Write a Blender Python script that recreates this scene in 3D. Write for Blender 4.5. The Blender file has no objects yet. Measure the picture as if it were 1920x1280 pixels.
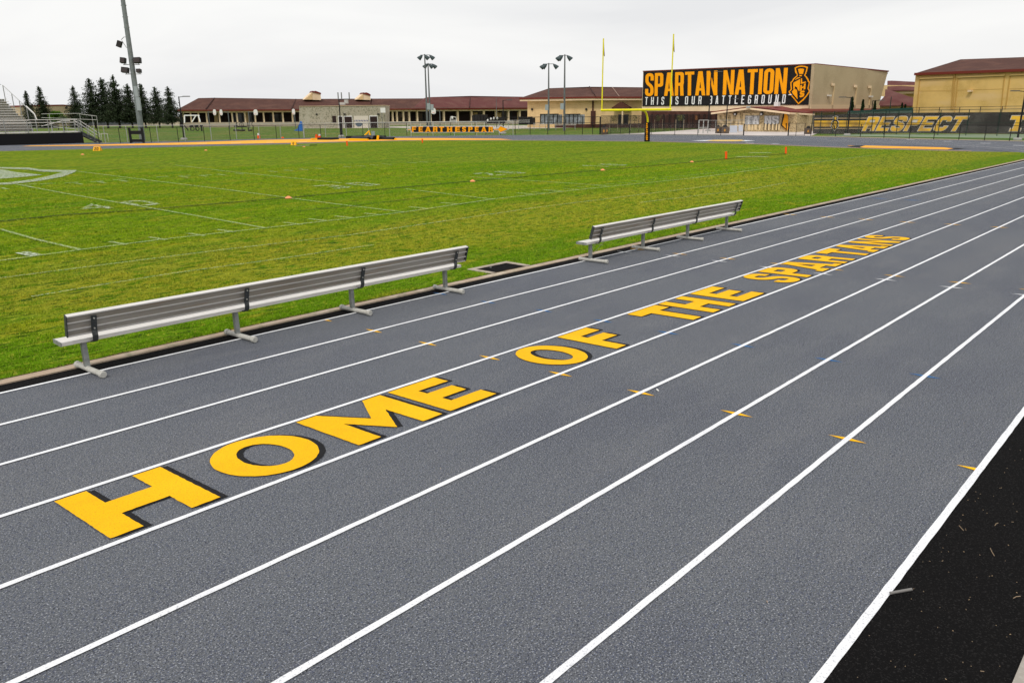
import bpy, bmesh, math, random
import numpy as np
from mathutils import Vector, Matrix
from mathutils.geometry import tessellate_polygon
random.seed(7)
S = bpy.context.scene
COL = S.collection
rad = math.radians

# ------------------------------------------------------------------ camera
FPX, PITCH, YAW, ROLL, CAMH = 1432.5, 0.285616, 0.751946, -0.0100127, 2.9102
_f = Vector((math.cos(YAW)*math.cos(PITCH), math.sin(YAW)*math.cos(PITCH), -math.sin(PITCH)))
_r0 = Vector((math.sin(YAW), -math.cos(YAW), 0))
_u0 = _r0.cross(_f)
_r = math.cos(ROLL)*_r0 + math.sin(ROLL)*_u0
_u = -math.sin(ROLL)*_r0 + math.cos(ROLL)*_u0
cam = bpy.data.cameras.new("camera"); camo = bpy.data.objects.new("camera", cam); COL.objects.link(camo)
cam.sensor_width = 36; cam.lens = 36*FPX/1920; cam.clip_end = 6000; cam.clip_start = 0.05
M = Matrix((_r, _u, -_f)).transposed().to_4x4(); M.translation = (0, 0, CAMH)
camo.matrix_world = M
S.camera = camo
S.render.resolution_x, S.render.resolution_y = 1024, 682

# ------------------------------------------------------------------ world, sun, exposure
SUN_EL, SUN_AZ = rad(52), rad(200)
W = bpy.data.worlds.new("World"); S.world = W; W.use_nodes = True
nt = W.node_tree; nt.nodes.clear()
def wn(t, **k):
    n = nt.nodes.new(t)
    for a, b in k.items(): setattr(n, a, b)
    return n
out = wn('ShaderNodeOutputWorld'); bg = wn('ShaderNodeBackground'); sky = wn('ShaderNodeTexSky')
sky.sky_type = 'NISHITA'; sky.sun_disc = False; sky.sun_elevation = SUN_EL; sky.sun_rotation = rad(90)-SUN_AZ
sky.air_density = 2; sky.dust_density = 4
tc = wn('ShaderNodeTexCoord'); mp = wn('ShaderNodeMapping'); mp.inputs['Scale'].default_value = (1.2, 1.2, 5.5)
nz = wn('ShaderNodeTexNoise'); nz.inputs['Scale'].default_value = 1.3; nz.inputs['Detail'].default_value = 5; nz.inputs['Distortion'].default_value = .8
cr = wn('ShaderNodeValToRGB')
cr.color_ramp.elements[0].position = .3; cr.color_ramp.elements[0].color = (7.9, 7.95, 8.15, 1)
cr.color_ramp.elements[1].position = .62; cr.color_ramp.elements[1].color = (9.4, 9.4, 9.35, 1)
mx = wn('ShaderNodeMix'); mx.data_type = 'RGBA'; mx.inputs[0].default_value = .93
nt.links.new(tc.outputs['Generated'], mp.inputs[0]); nt.links.new(mp.outputs[0], nz.inputs['Vector'])
nt.links.new(nz.outputs['Fac'], cr.inputs[0]); nt.links.new(sky.outputs[0], mx.inputs[6]); nt.links.new(cr.outputs[0], mx.inputs[7])
nt.links.new(mx.outputs[2], bg.inputs[0]); nt.links.new(bg.outputs[0], out.inputs[0])
bg.inputs[1].default_value = .1
sl = bpy.data.lights.new("sun", 'SUN'); sl.energy = 1.6; sl.angle = rad(10); sl.color = (1, .95, .88)
so = bpy.data.objects.new("sun", sl); COL.objects.link(so)
sd = Vector((math.cos(SUN_AZ)*math.cos(SUN_EL), math.sin(SUN_AZ)*math.cos(SUN_EL), math.sin(SUN_EL)))
so.rotation_euler = sd.to_track_quat('Z', 'Y').to_euler()
S.view_settings.view_transform = 'Standard'; S.view_settings.look = 'None'
S.view_settings.exposure = .1; S.view_settings.gamma = 1

# ------------------------------------------------------------------ terrain profile and pixel rays
KN = [(-500, 0), (12, 0), (70, .58), (100, .58), (160, 1.3), (6000, 1.3)]
def T(y):
    for (a, za), (b, zb) in zip(KN, KN[1:]):
        if y <= b: return za+(zb-za)*(y-a)/(b-a) if y > a else za
    return KN[-1][1]
def ray(px, py): return _f + _r*((px-960)/FPX) - _u*((py-640)/FPX)
C0 = Vector((0, 0, CAMH))
def at(px, py, D=None, X=None, Y=None, Z=None):
    d = ray(px, py)
    if D is not None: t = D
    elif X is not None: t = X/d.x
    elif Y is not None: t = Y/d.y
    else: t = (Z-CAMH)/d.z
    return C0+d*t
def hit(px, py, dz=0):
    z = 0
    for _ in range(60):
        P = at(px, py, Z=z); z = .5*z+.5*T(P.y)
    return Vector((P.x, P.y, T(P.y)+dz))
def dh(P): return (P[0]*math.cos(YAW)+P[1]*math.sin(YAW))*math.cos(PITCH)
def dep(P): return (Vector(P)-C0).dot(_f)
def gp(px, D):
    """ground point seen in column px (near the horizon) at forward depth D"""
    P = at(px, 225, D=D); return Vector((P.x, P.y, T(P.y)))

# ------------------------------------------------------------------ materials
MATS = {}
def mat(name, col, rough=.7, noise=(), bump=None, metal=0, spec=.16, emis=None):
    """noise: list of (scale, colour, lo, hi[, detail, stretch]) laid over col where noise passes lo..hi"""
    if name in MATS: return MATS[name]
    m = bpy.data.materials.new(name); m.use_nodes = True; n = m.node_tree; nd = n.nodes; lk = n.links
    b = nd['Principled BSDF']; b.inputs['Roughness'].default_value = rough; b.inputs['Metallic'].default_value = metal
    b.inputs['Specular IOR Level'].default_value = spec
    g = nd.new('ShaderNodeNewGeometry')
    cur = None
    for q in noise:
        if q[0] == 'band':      # grass type changing across the field: (y0, y1, y2, y3) full between y1 and y2, broken up by noise
            _, ys_, c2, k_ = q
            sp = nd.new('ShaderNodeSeparateXYZ'); lk.new(g.outputs['Position'], sp.inputs[0])
            t = nd.new('ShaderNodeTexNoise'); t.inputs['Scale'].default_value = .55; t.inputs['Detail'].default_value = 6; lk.new(g.outputs['Position'], t.inputs['Vector'])
            w_ = nd.new('ShaderNodeMath'); w_.operation = 'MULTIPLY_ADD'; w_.inputs[1].default_value = 5.0 if ys_[3]-ys_[0] > 4 else 1.6; w_.inputs[2].default_value = -2.5 if ys_[3]-ys_[0] > 4 else -.8; lk.new(t.outputs['Fac'], w_.inputs[0])
            y_ = nd.new('ShaderNodeMath'); y_.operation = 'ADD'; lk.new(sp.outputs[1], y_.inputs[0]); lk.new(w_.outputs[0], y_.inputs[1])
            ms_ = []
            for a_, b_, o1, o2 in ((ys_[0], ys_[1], 0, 1), (ys_[2], ys_[3], 1, 0)):
                mr = nd.new('ShaderNodeMapRange'); mr.inputs[1].default_value = a_; mr.inputs[2].default_value = b_; mr.inputs[3].default_value = o1; mr.inputs[4].default_value = o2; lk.new(y_.outputs[0], mr.inputs[0]); ms_.append(mr.outputs[0])
            m1 = nd.new('ShaderNodeMath'); m1.operation = 'MULTIPLY'; lk.new(ms_[0], m1.inputs[0]); lk.new(ms_[1], m1.inputs[1])
            m2 = nd.new('ShaderNodeMath'); m2.operation = 'MULTIPLY'; lk.new(m1.outputs[0], m2.inputs[0]); m2.inputs[1].default_value = k_
            x = nd.new('ShaderNodeMix'); x.data_type = 'RGBA'; lk.new(m2.outputs[0], x.inputs[0]); lk.new(cur, x.inputs[6]); x.inputs[7].default_value = (*c2, 1); cur = x.outputs[2]; continue
        sc, c2, lo, hi = q[:4]; det = q[4] if len(q) > 4 else 3; st = q[5] if len(q) > 5 else (1, 1, 1)
        mpp = nd.new('ShaderNodeMapping'); mpp.inputs['Scale'].default_value = st; lk.new(g.outputs['Position'], mpp.inputs[0])
        t = nd.new('ShaderNodeTexNoise'); t.inputs['Scale'].default_value = sc; t.inputs['Detail'].default_value = det
        lk.new(mpp.outputs[0], t.inputs['Vector'])
        mr = nd.new('ShaderNodeMapRange'); mr.inputs[1].default_value = lo; mr.inputs[2].default_value = hi
        lk.new(t.outputs['Fac'], mr.inputs[0])
        x = nd.new('ShaderNodeMix'); x.data_type = 'RGBA'; lk.new(mr.outputs[0], x.inputs[0])
        if cur is None: x.inputs[6].default_value = (*col, 1)
        else: lk.new(cur, x.inputs[6])
        x.inputs[7].default_value = (*c2, 1); cur = x.outputs[2]
    if cur is None: b.inputs['Base Color'].default_value = (*col, 1)
    else: lk.new(cur, b.inputs['Base Color'])
    if bump:
        t = nd.new('ShaderNodeTexNoise'); t.inputs['Scale'].default_value = bump[0]; t.inputs['Detail'].default_value = 4
        lk.new(g.outputs['Position'], t.inputs['Vector'])
        bp = nd.new('ShaderNodeBump'); bp.inputs['Strength'].default_value = bump[1]; bp.inputs['Distance'].default_value = bump[2]
        lk.new(t.outputs['Fac'], bp.inputs['Height']); lk.new(bp.outputs[0], b.inputs['Normal'])
    if emis: b.inputs['Emission Color'].default_value = (*emis, 1); b.inputs['Emission Strength'].default_value = 1
    MATS[name] = m; return m
def vmul(c, k): return tuple(min(1, x*k) for x in c)
def worn(m, scale, lo, hi, st=(1, 1, 1), base=1.0):
    """lets what lies below show through worn paint / between wires"""
    n = m.node_tree; nd = n.nodes; lk = n.links
    g = nd.new('ShaderNodeNewGeometry'); t = nd.new('ShaderNodeTexNoise'); t.inputs['Scale'].default_value = scale; t.inputs['Detail'].default_value = 4
    mpp = nd.new('ShaderNodeMapping'); mpp.inputs['Scale'].default_value = st
    lk.new(g.outputs['Position'], mpp.inputs[0]); lk.new(mpp.outputs[0], t.inputs['Vector'])
    mr = nd.new('ShaderNodeMapRange'); mr.inputs[1].default_value = lo; mr.inputs[2].default_value = hi; mr.inputs[4].default_value = base
    lk.new(t.outputs['Fac'], mr.inputs[0]); lk.new(mr.outputs[0], nd['Principled BSDF'].inputs['Alpha'])
    return m
def chain(name, col, pitch=.06, fill=.05):
    m = mat(name, col, .5, metal=.3); n = m.node_tree; nd = n.nodes; lk = n.links
    g = nd.new('ShaderNodeNewGeometry'); sp = nd.new('ShaderNodeSeparateXYZ'); lk.new(g.outputs['Position'], sp.inputs[0])
    def mt(op, a, b=None):
        x = nd.new('ShaderNodeMath'); x.operation = op
        for i, v in enumerate((a, b)):
            if v is None: continue
            if isinstance(v, (int, float)): x.inputs[i].default_value = v
            else: lk.new(v, x.inputs[i])
        return x.outputs[0]
    s = mt('MULTIPLY', mt('SUBTRACT', sp.outputs[0], sp.outputs[1]), .8)
    o = []
    for op in ('ADD', 'SUBTRACT'):
        v = mt('FRACT', mt('ADD', mt('DIVIDE', mt(op, s, sp.outputs[2]), pitch), 500.0))
        o.append(mt('LESS_THAN', v, fill))
    lk.new(mt('MAXIMUM', o[0], o[1]), nd['Principled BSDF'].inputs['Alpha'])
    return m

TRACK = mat('track_rubber', (.130, .138, .150), .9, [(.35, (.108, .115, .132), .42, .62, 3), (1.4, (.148, .153, .162), .48, .72, 4, (.5, 1.5, 1)), (.22, (.160, .162, .165), .55, .70, 5, (.25, 1, 1)), (34, (.088, .096, .128), .53, .68, 3), (60, (.050, .055, .068), .56, .64, 3), (85, (.33, .34, .365), .56, .65, 3), (125, (.030, .032, .038), .57, .64, 2), (110, (.12, .15, .24), .62, .68, 2)], (70, .9, .012), spec=.08)
BLACKR = mat('black_rubber', (.007, .0068, .007), .95, [(3, (.008, .0075, .0075), .5, .8), (70, (.022, .021, .021), .56, .68, 3), (160, (.05, .045, .042), .68, .72, 2)], (80, 1, .012), spec=.04)
YEL = mat('yellow_track_paint', (.86, .46, .003), .85, [(7, (.82, .43, .004), .45, .7), (1.2, (.90, .50, .006), .5, .7), (80, (.62, .31, .004), .56, .68, 3), (130, (.35, .2, .02), .66, .70, 2)], (130, .5, .004))
BLK = mat('black_track_paint', (.008, .008, .009), .8, [(120, (.035, .035, .038), .5, .75)], (130, .5, .004))
WHT = mat('white_track_paint', (.80, .81, .83), .8, [(6, (.73, .74, .76), .5, .8), (.8, (.70, .71, .74), .5, .7), (80, (.50, .51, .54), .57, .68, 3), (140, (.2, .2, .22), .67, .71, 2)], (130, .4, .003))
BLUEP = mat('blue_track_paint', (.02, .16, .42), .8, [(100, (.05, .1, .2), .5, .7)])
ORG = mat('orange_track_paint', (.86, .36, .015), .8, [(2, (.78, .42, .06), .45, .7)])
CONC = mat('concrete', (.42, .32, .235), .9, [(1.5, (.50, .42, .33), .45, .65, 5), (7, (.28, .25, .17), .5, .7, 5), (60, (.30, .22, .16), .58, .7)], (60, .4, .005))
PAVE = mat('pale_concrete', (.56, .50, .47), .9, [(.35, (.47, .42, .39), .45, .65, 4), (3, (.6, .54, .5), .5, .7)])
GRASSC = dict(a=(.115, .225, .004), straw=(.36, .28, .035), dark=(.03, .085, .002))
GR = mat('mown_turf', (.165, .27, .004), .95, [
    (.5, (.225, .275, .008), .42, .60, 4, (.10, 1.0, 1)), (.30, (.115, .225, .004), .50, .64, 4, (.25, 1.6, 1)), ('band', (9.5, 9.8, 11.2, 12.4), (.11, .225, .004), .75), ('band', (11.8, 13.4, 17.0, 19.0), (.335, .295, .028), .55), (1.2, (.30, .295, .018), .54, .70, 5, (.5, 1.9, 1)), (4.2, (.10, .19, .004), .52, .62, 5, (.6, 1.6, 1)), (9, (.34, .36, .03), .60, .70, 4),
    (6.5, (.030, .070, .002), .535, .60, 6, (.45, 1.9, 1)), (26, (.05, .10, .002), .56, .64, 3), (50, (.36, .38, .05), .62, .72, 2)], (22, 1, .07), spec=.04)
GR2 = mat('rough_lawn', (.075, .145, .010), .95, [(.12, (.17, .165, .035), .45, .62, 4, (1, 2.5, 1)), (1.3, (.04, .09, .006), .5, .7, 4)], spec=.1)
FARG = mat('far_ground', (.12, .12, .07), .95, [(.01, (.2, .17, .12), .45, .6)])
FIELDW = worn(mat('faded_field_paint', (.46, .55, .28), .9), 26, .38, .64, base=.85)
FIELDB = worn(mat('bold_field_paint', (.52, .58, .46), .9), 20, .38, .60, base=.85)
FIELDD = worn(mat('burnt_field_line', (.012, .028, .004), .95), 14, .34, .46)
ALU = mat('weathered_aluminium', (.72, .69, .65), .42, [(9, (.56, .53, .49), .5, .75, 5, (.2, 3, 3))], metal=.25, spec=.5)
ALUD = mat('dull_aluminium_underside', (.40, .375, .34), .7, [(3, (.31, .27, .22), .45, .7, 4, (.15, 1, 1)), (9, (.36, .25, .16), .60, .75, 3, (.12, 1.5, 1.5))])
GALV = mat('galvanised_steel', (.30, .31, .30), .5, [(14, (.21, .22, .21), .45, .65, 4)], metal=.35)
GALVL = mat('pale_galvanised_foot', (.50, .49, .45), .55, [(20, (.42, .41, .37), .45, .65)], metal=.15)
STRAP = mat('dark_steel_strap', (.055, .06, .062), .5, [(18, (.10, .105, .105), .5, .7, 5)], metal=.3)
BLACKM = mat('black_painted_steel', (.012, .012, .013), .5)
DGREEN = mat('dark_green_steel', (.012, .035, .028), .5)
SILV = mat('silver_fence_steel', (.42, .42, .40), .45, metal=.4)
YSTEEL = mat('yellow_goal_paint', (.82, .72, .015), .35, [(2, (.74, .62, .01), .5, .7)])
ORANGE = mat('orange_foam', (.9, .10, .008), .6)
CONEO = mat('faded_orange_plastic', (.85, .30, .12), .5)
CREAM = mat('cream_stucco', (.70, .50, .255), .9, [(.5, (.58, .40, .20), .45, .65, 5), (6, (.70, .51, .28), .5, .7)], (25, .3, .02))
CREAML = mat('pale_cream_trim', (.80, .62, .42), .8, [(.6, (.72, .54, .35), .45, .65)])
TAN = mat('tan_stucco', (.47, .37, .235), .9, [(.25, (.41, .32, .20), .42, .62, 5), (5, (.50, .40, .26), .5, .7)], (20, .3, .02))
YELW = mat('yellow_stucco', (.70, .47, .165), .9, [(.35, (.56, .37, .12), .42, .62, 5), (.12, (.68, .47, .22), .5, .65, 3, (1, 1, 4)), (8, (.66, .45, .18), .5, .7)], (20, .3, .02))
ROOF = mat('brown_shingle', (.085, .036, .027), .85, [(14, (.05, .022, .018), .48, .62, 3), (.4, (.11, .05, .036), .45, .7), (60, (.14, .07, .05), .55, .7)], (20, .6, .03))
ROOFM = mat('maroon_shingle', (.125, .042, .038), .85, [(14, (.085, .028, .026), .48, .62, 3), (.4, (.14, .06, .05), .45, .7)], (20, .6, .03))
RTRIM = mat('red_brown_trim', (.16, .028, .018), .6)
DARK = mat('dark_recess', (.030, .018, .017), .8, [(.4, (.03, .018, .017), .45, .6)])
MAROON = mat('maroon_brick', (.085, .035, .028), .9, [(7, (.055, .024, .02), .45, .6, 4, (1, 1, 3)), (.8, (.11, .05, .04), .5, .7)])
BLOCK = mat('grey_split_block', (.38, .34, .26), .95, [(3.5, (.20, .19, .13), .48, .62, 5), (.5, (.40, .37, .29), .5, .7), (9, (.42, .40, .34), .6, .7)], (8, .8, .05))
STONE = mat('patched_stone', (.50, .38, .21), .95, [(5, (.26, .19, .10), .50, .60, 5), (2.2, (.60, .48, .30), .55, .7), (11, (.15, .11, .07), .60, .68)], (8, .8, .05))
STONEP = mat('painted_stone_letter', (.72, .56, .33), .9, [(6, (.60, .46, .26), .5, .7)])
GREYP = mat('painted_grey_letter', (.60, .60, .60), .8, [(6, (.5, .5, .5), .5, .7)])
SHUT = mat('mottled_shutter', (.25, .25, .25), .7, [(4, (.42, .42, .42), .48, .55, 5)])
BANK = mat('black_vinyl', (.012, .011, .012), .45, [(1.5, (.02, .019, .021), .5, .7)])
BANO = mat('orange_vinyl', (1.0, .38, .002), .5)
BANW = mat('white_vinyl', (.80, .80, .80), .5)
SCREEN = mat('windscreen_cloth', (.026, .021, .019), .8, [(.35, (.055, .05, .045), .42, .62, 4), (3, (.03, .027, .024), .5, .7)], (2.5, .5, .08))
SCRG = mat('windscreen_gold', (.80, .46, .035), .8, [(.5, (.42, .24, .05), .45, .65)])
SCRT = mat('windscreen_tan', (.42, .30, .17), .8)
SCRW = mat('windscreen_outline', (.58, .54, .48), .8)
TEAL = mat('court_green', (.20, .26, .17), .9)
TEALD = mat('dark_teal_cover', (.01, .05, .045), .6)
CHB = chain('black_chain_link', (.02, .02, .02)); CHS = chain('silver_chain_link', (.36, .36, .34), fill=.025)
CHD = chain('dense_black_mesh', (.02, .017, .016), fill=.26)
LEAF = mat('conifer_needles', (.018, .030, .012), .9, [(1.5, (.035, .05, .022), .45, .65)], spec=.15)
LEAFB = mat('conifer_tip_needles', (.05, .065, .04), .9, [(1.5, (.03, .045, .022), .45, .65)], spec=.15)
LEAFG = mat('bright_leaves', (.10, .20, .01), .9, [(2, (.04, .10, .008), .45, .6)])
LEAFD = mat('dark_cypress_leaves', (.008, .022, .008), .9, [(3, (.02, .04, .012), .45, .6)])
BARK = mat('bark', (.045, .035, .028), .95)
GLASS = mat('dark_window_glass', (.012, .014, .017), .15, spec=.6)
GREYM = mat('grey_metal_box', (.33, .37, .38), .5, metal=.2)
POLEG = mat('grey_green_steel_pole', (.20, .225, .225), .5, [(3, (.16, .18, .18), .45, .65)], metal=.3)
POLES = mat('thin_pole_grey', (.14, .15, .15), .5, metal=.3)
LAMPH = mat('lamp_housing', (.03, .028, .028), .5)
LAMPG = mat('lamp_grey_housing', (.055, .075, .08), .4)
BROWNB = mat('brown_bin', (.10, .075, .06), .7)
BLUE = mat('blue_plastic', (.02, .14, .50), .5)
WOOD = mat('dry_twig', (.32, .24, .16), .9)
WHITEP = mat('white_plastic', (.75, .74, .72), .5)
BWHITE = mat('bleacher_white', (.70, .68, .64), .5, [(2, (.58, .56, .52), .45, .65, 4, (.3, 1, 1))], metal=.15)

# ------------------------------------------------------------------ mesh builder
class MB:
    def __init__(s): s.v = []; s.f = []; s.mi = []; s.cur = 0
    def add(s, vs, fs):
        o = len(s.v); s.v += [tuple(v) for v in vs]; s.f += [tuple(i+o for i in f) for f in fs]; s.mi += [s.cur]*len(fs); return s
    def box(s, c, d, u=(1, 0, 0), w=(0, 0, 1), bev=0):
        """centre, full sizes along u, v(=w x u), w"""
        u = Vector(u).normalized(); w = Vector(w).normalized(); v = w.cross(u).normalized(); w = u.cross(v); c = Vector(c)
        a, b, e = d[0]/2, d[1]/2, d[2]/2
        vs = [c+u*(a*i)+v*(b*j)+w*(e*k) for k in (-1, 1) for j in (-1, 1) for i in (-1, 1)]
        return s.add(vs, [(0, 2, 3, 1), (4, 5, 7, 6), (0, 1, 5, 4), (2, 6, 7, 3), (0, 4, 6, 2), (1, 3, 7, 5)])
    def aabb(s, x0, x1, y0, y1, z0, z1): return s.box(((x0+x1)/2, (y0+y1)/2, (z0+z1)/2), (abs(x1-x0), abs(y1-y0), abs(z1-z0)))
    def tube(s, pts, r, n=8, cap=True):
        pts = [Vector(p) for p in pts]; rs = r if isinstance(r, (list, tuple)) else [r]*len(pts); o = len(s.v); vs = []
        ref = Vector((0, 0, 1)) if abs((pts[-1]-pts[0]).normalized().z) < .9 else Vector((1, 0, 0))
        for i, p in enumerate(pts):
            d = (pts[min(i+1, len(pts)-1)]-pts[max(i-1, 0)]).normalized()
            a = d.cross(ref).normalized(); b = d.cross(a)
            for k in range(n):
                t = 2*math.pi*k/n; vs.append(p+a*(math.cos(t)*rs[i])+b*(math.sin(t)*rs[i]))
        fs = [(i*n+k, i*n+(k+1) % n, (i+1)*n+(k+1) % n, (i+1)*n+k) for i in range(len(pts)-1) for k in range(n)]
        if cap: fs += [tuple(range(n-1, -1, -1)), tuple((len(pts)-1)*n+k for k in range(n))]
        return s.add(vs, fs)
    def prism(s, outer, holes, fn, d0, d1=None):
        """outline in 2D (lists of (a,b)); fn(a,b,d) -> 3D; flat if d1 is None"""
        loops = [outer]+list(holes); flat = [p for l in loops for p in l]; n = len(flat)
        tris = tessellate_polygon([[Vector((p[0], p[1], 0)) for p in l] for l in loops])
        if d1 is None: return s.add([fn(p[0], p[1], d0) for p in flat], tris)
        vs = [fn(p[0], p[1], d0) for p in flat]+[fn(p[0], p[1], d1) for p in flat]
        fs = [tuple(t) for t in tris]+[tuple(n+i for i in reversed(t)) for t in tris]; o = 0
        for l in loops:
            k = len(l)
            fs += [(o+i, o+(i+1) % k, n+o+(i+1) % k, n+o+i) for i in range(k)]; o += k
        return s.add(vs, fs)
    def build(s, name, m, parent=None, loc=None, smooth=False, fix=True):
        base = Vector(parent.get('_o', (0, 0, 0))) if parent is not None else (Vector(loc) if loc is not None else Vector((0, 0, 0)))
        me = bpy.data.meshes.new(name); me.from_pydata([(Vector(v)-base) for v in s.v], [], s.f); me.update()
        ms = m if isinstance(m, (list, tuple)) else [m]
        for x in ms: me.materials.append(x)
        if len(ms) > 1: me.polygons.foreach_set('material_index', s.mi)
        if fix:
            b = bmesh.new(); b.from_mesh(me); bmesh.ops.recalc_face_normals(b, faces=b.faces); b.to_mesh(me); b.free()
        if smooth:
            me.polygons.foreach_set('use_smooth', [True]*len(me.polygons))
            try: me.set_sharp_from_angle(angle=rad(40))
            except Exception: pass
        o = bpy.data.objects.new(name, me); COL.objects.link(o)
        if parent is not None: o.parent = parent; o['_o'] = tuple(base)
        else: o.location = base; o['_o'] = tuple(base)
        return o
def tag(o, label=None, cat=None, group=None, kind=None):
    if label: o['label'] = label
    if cat: o['category'] = cat
    if group: o['group'] = group
    if kind: o['kind'] = kind
    return o
def thing(name, loc, label, cat, group=None):
    o = bpy.data.objects.new(name, None); COL.objects.link(o); o.location = loc; o['_o'] = tuple(loc); o.empty_display_size = .2
    return tag(o, label, cat, group)
def copy_tree(o, loc, label, rz=0, sc=1):
    c = o.copy(); COL.objects.link(c); c.location = loc; c.rotation_euler = (0, 0, rz); c.scale = (sc, sc, sc) if not isinstance(sc, tuple) else sc
    if label: c['label'] = label
    for ch in o.children:
        d = ch.copy(); COL.objects.link(d); d.parent = c
        for g in ch.children:
            e = g.copy(); COL.objects.link(e); e.parent = d
    return c
def child_label(o, label): o['label'] = label; return o

# ------------------------------------------------------------------ ground sheets
def clip_y(poly, y0, y1):
    def cl(p, y, keep):
        r = []
        for i in range(len(p)):
            a, b = p[i], p[(i+1) % len(p)]; ia, ib = keep(a[1], y), keep(b[1], y)
            if ia: r.append(a)
            if ia != ib:
                t = (y-a[1])/(b[1]-a[1]); r.append((a[0]+(b[0]-a[0])*t, y))
        return r
    p = cl(poly, y0, lambda v, y: v >= y)
    return cl(p, y1, lambda v, y: v <= y) if p else p
def sheet_mb(mb, poly, dz):
    tris = tessellate_polygon([[Vector((p[0], p[1], 0)) for p in poly]])
    for t in tris:
        tri = [poly[i] for i in t]
        for (a, _), (b, _) in zip(KN, KN[1:]):
            c = clip_y(tri, a, b)
            if c and len(c) > 2:
                ar = sum(c[i][0]*c[(i+1) % len(c)][1]-c[(i+1) % len(c)][0]*c[i][1] for i in range(len(c)))
                if abs(ar) < 1e-7: continue
                if ar < 0: c = c[::-1]
                mb.add([(x, y, T(y)+dz) for x, y in c], [tuple(range(len(c)))])
def sheet(name, poly, m, dz, kind='structure'):
    mb = MB(); sheet_mb(mb, poly, dz); o = mb.build(name, m, fix=False); o['kind'] = kind; return o
def strip(name, pts, w, m, dz, kind='structure'):
    p = [Vector((a[0], a[1], 0)) for a in pts]; L, Rr = [], []
    for i, q in enumerate(p):
        d = (p[min(i+1, len(p)-1)]-p[max(i-1, 0)]).normalized(); nn = Vector((-d.y, d.x, 0))*(w/2)
        L.append(((q+nn).x, (q+nn).y)); Rr.append(((q-nn).x, (q-nn).y))
    return sheet(name, L+Rr[::-1], m, dz, kind)

LW, Y0 = 1.0668, 9.677
mbg = MB()
sheet_mb(mbg, [(-300, -300), (900, -300), (900, 900), (-300, 900)], -.02)
o = mbg.build('ground', GR2, fix=False); o['kind'] = 'structure'
sheet('terrain', [(-3000, -3000), (4500, -3000), (4500, 4500), (-3000, 4500)], FARG, -.06)

def xy(L): return [tuple(hit(x, y)[:2]) for x, y in L]
gE = xy([(0, 284), (180, 279.5), (360, 275.3), (540, 270.7), (690, 265.9), (800, 263.8), (1000, 264), (1213, 266), (1400, 270.5), (1560, 277), (1700, 281.5), (1820, 284.5), (1905, 285.5)])
gE0 = (gE[0][0]-60, gE[0][1]-6)
INF = [(-60, 10.17), (66, 10.17), (67.6, 11.0)] + gE[::-1] + [gE0]
oE = xy([(0, 271), (160, 268.5), (380, 263.5), (520, 260), (700, 256.3), (850, 254.7), (1000, 253.3), (1200, 252.8), (1400, 254.7), (1520, 255.2), (1700, 260), (1900, 264.5)])
TR = [(-60, 1.12), (60, 1.12), (75, 3.5), (86, 9)] + oE[::-1] + [(oE[0][0]-60, oE[0][1]+2)]
sheet('running_track', TR, TRACK, 0)
sheet('infield_turf', INF, GR, .012)
sheet('black_border', [(-60, -.2), (60, .25), (60, 1.13), (-60, 1.13)], BLACKR, .004)
sheet('inner_black_border', [(-60, 9.70), (64, 9.70), (64, 9.99), (-60, 9.99)], BLACKR, .004)
mb = MB()
k = -20
while k < 66:
    mb.aabb(k, k+2.996, 9.995, 10.160, -.02, .018); k += 3
o = mb.build('curb', CONC); o['kind'] = 'structure'
sheet('concrete_walk', [(-60, -3.5), (60, -3.5), (60, .42), (-60, .33)][:4], mat('grey_walk_concrete', (.33, .30, .265), .9, [(5, (.26, .235, .205), .45, .65, 5), (50, (.38, .35, .31), .5, .7)], (60, .3, .004)), .010)
# lane lines: straight, then round the far bend
def lane_path(k, dy=0):
    y = Y0-k*LW
    P = [(-40, y), (0, y), (20, y), (40, y), (58, y)]
    cx, cy = 58, 43.2; Rr = cy-y
    for i in range(1, 31):
        a = -math.pi/2+math.pi*i/34
        rx = Rr*(.97 if k == 0 else .955+.003*k)
        P.append((cx+rx*math.cos(a)*.92, cy+Rr*math.sin(a)))
    return P
for k in range(9):
    w = .05 if k < 8 else .055
    y = Y0-k*LW
    g = random.Random(k); xs_ = [-40]+[-1+i*.13 for i in range(180)]+[22.4+i*.5 for i in range(72)]
    up_ = [(x, y+w/2+g.uniform(-.0022, .0022)) for x in xs_]; lo_ = [(x, y-w/2+g.uniform(-.0022, .0022)) for x in xs_]
    mb = MB(); n_ = len(xs_); mb.add([(*p, .008) for p in up_]+[(*p, .008) for p in lo_], [(n_+i, n_+i+1, i+1, i) for i in range(n_-1)]); o = mb.build('lane_line', WHT, fix=False); o['kind'] = 'structure'
    if k in (1, 3, 5, 7): strip('lane_line', lane_path(k)[4:], .035, WHT, .008)
arc = xy([(1440, 265.6), (1500, 266.6), (1570, 268), (1640, 270), (1750, 275), (1850, 281), (1925, 288)])
strip('bend_seam', arc, .16, BLK, .006)
arc2 = xy([(1280, 264.5), (1400, 266), (1560, 271.5), (1700, 276), (1800, 281), (1880, 285)])
strip('bend_seam', xy([(1200, 258.7), (1400, 260.6), (1560, 264), (1700, 268.5), (1920, 279)]), .05, WHT, .006)
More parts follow.
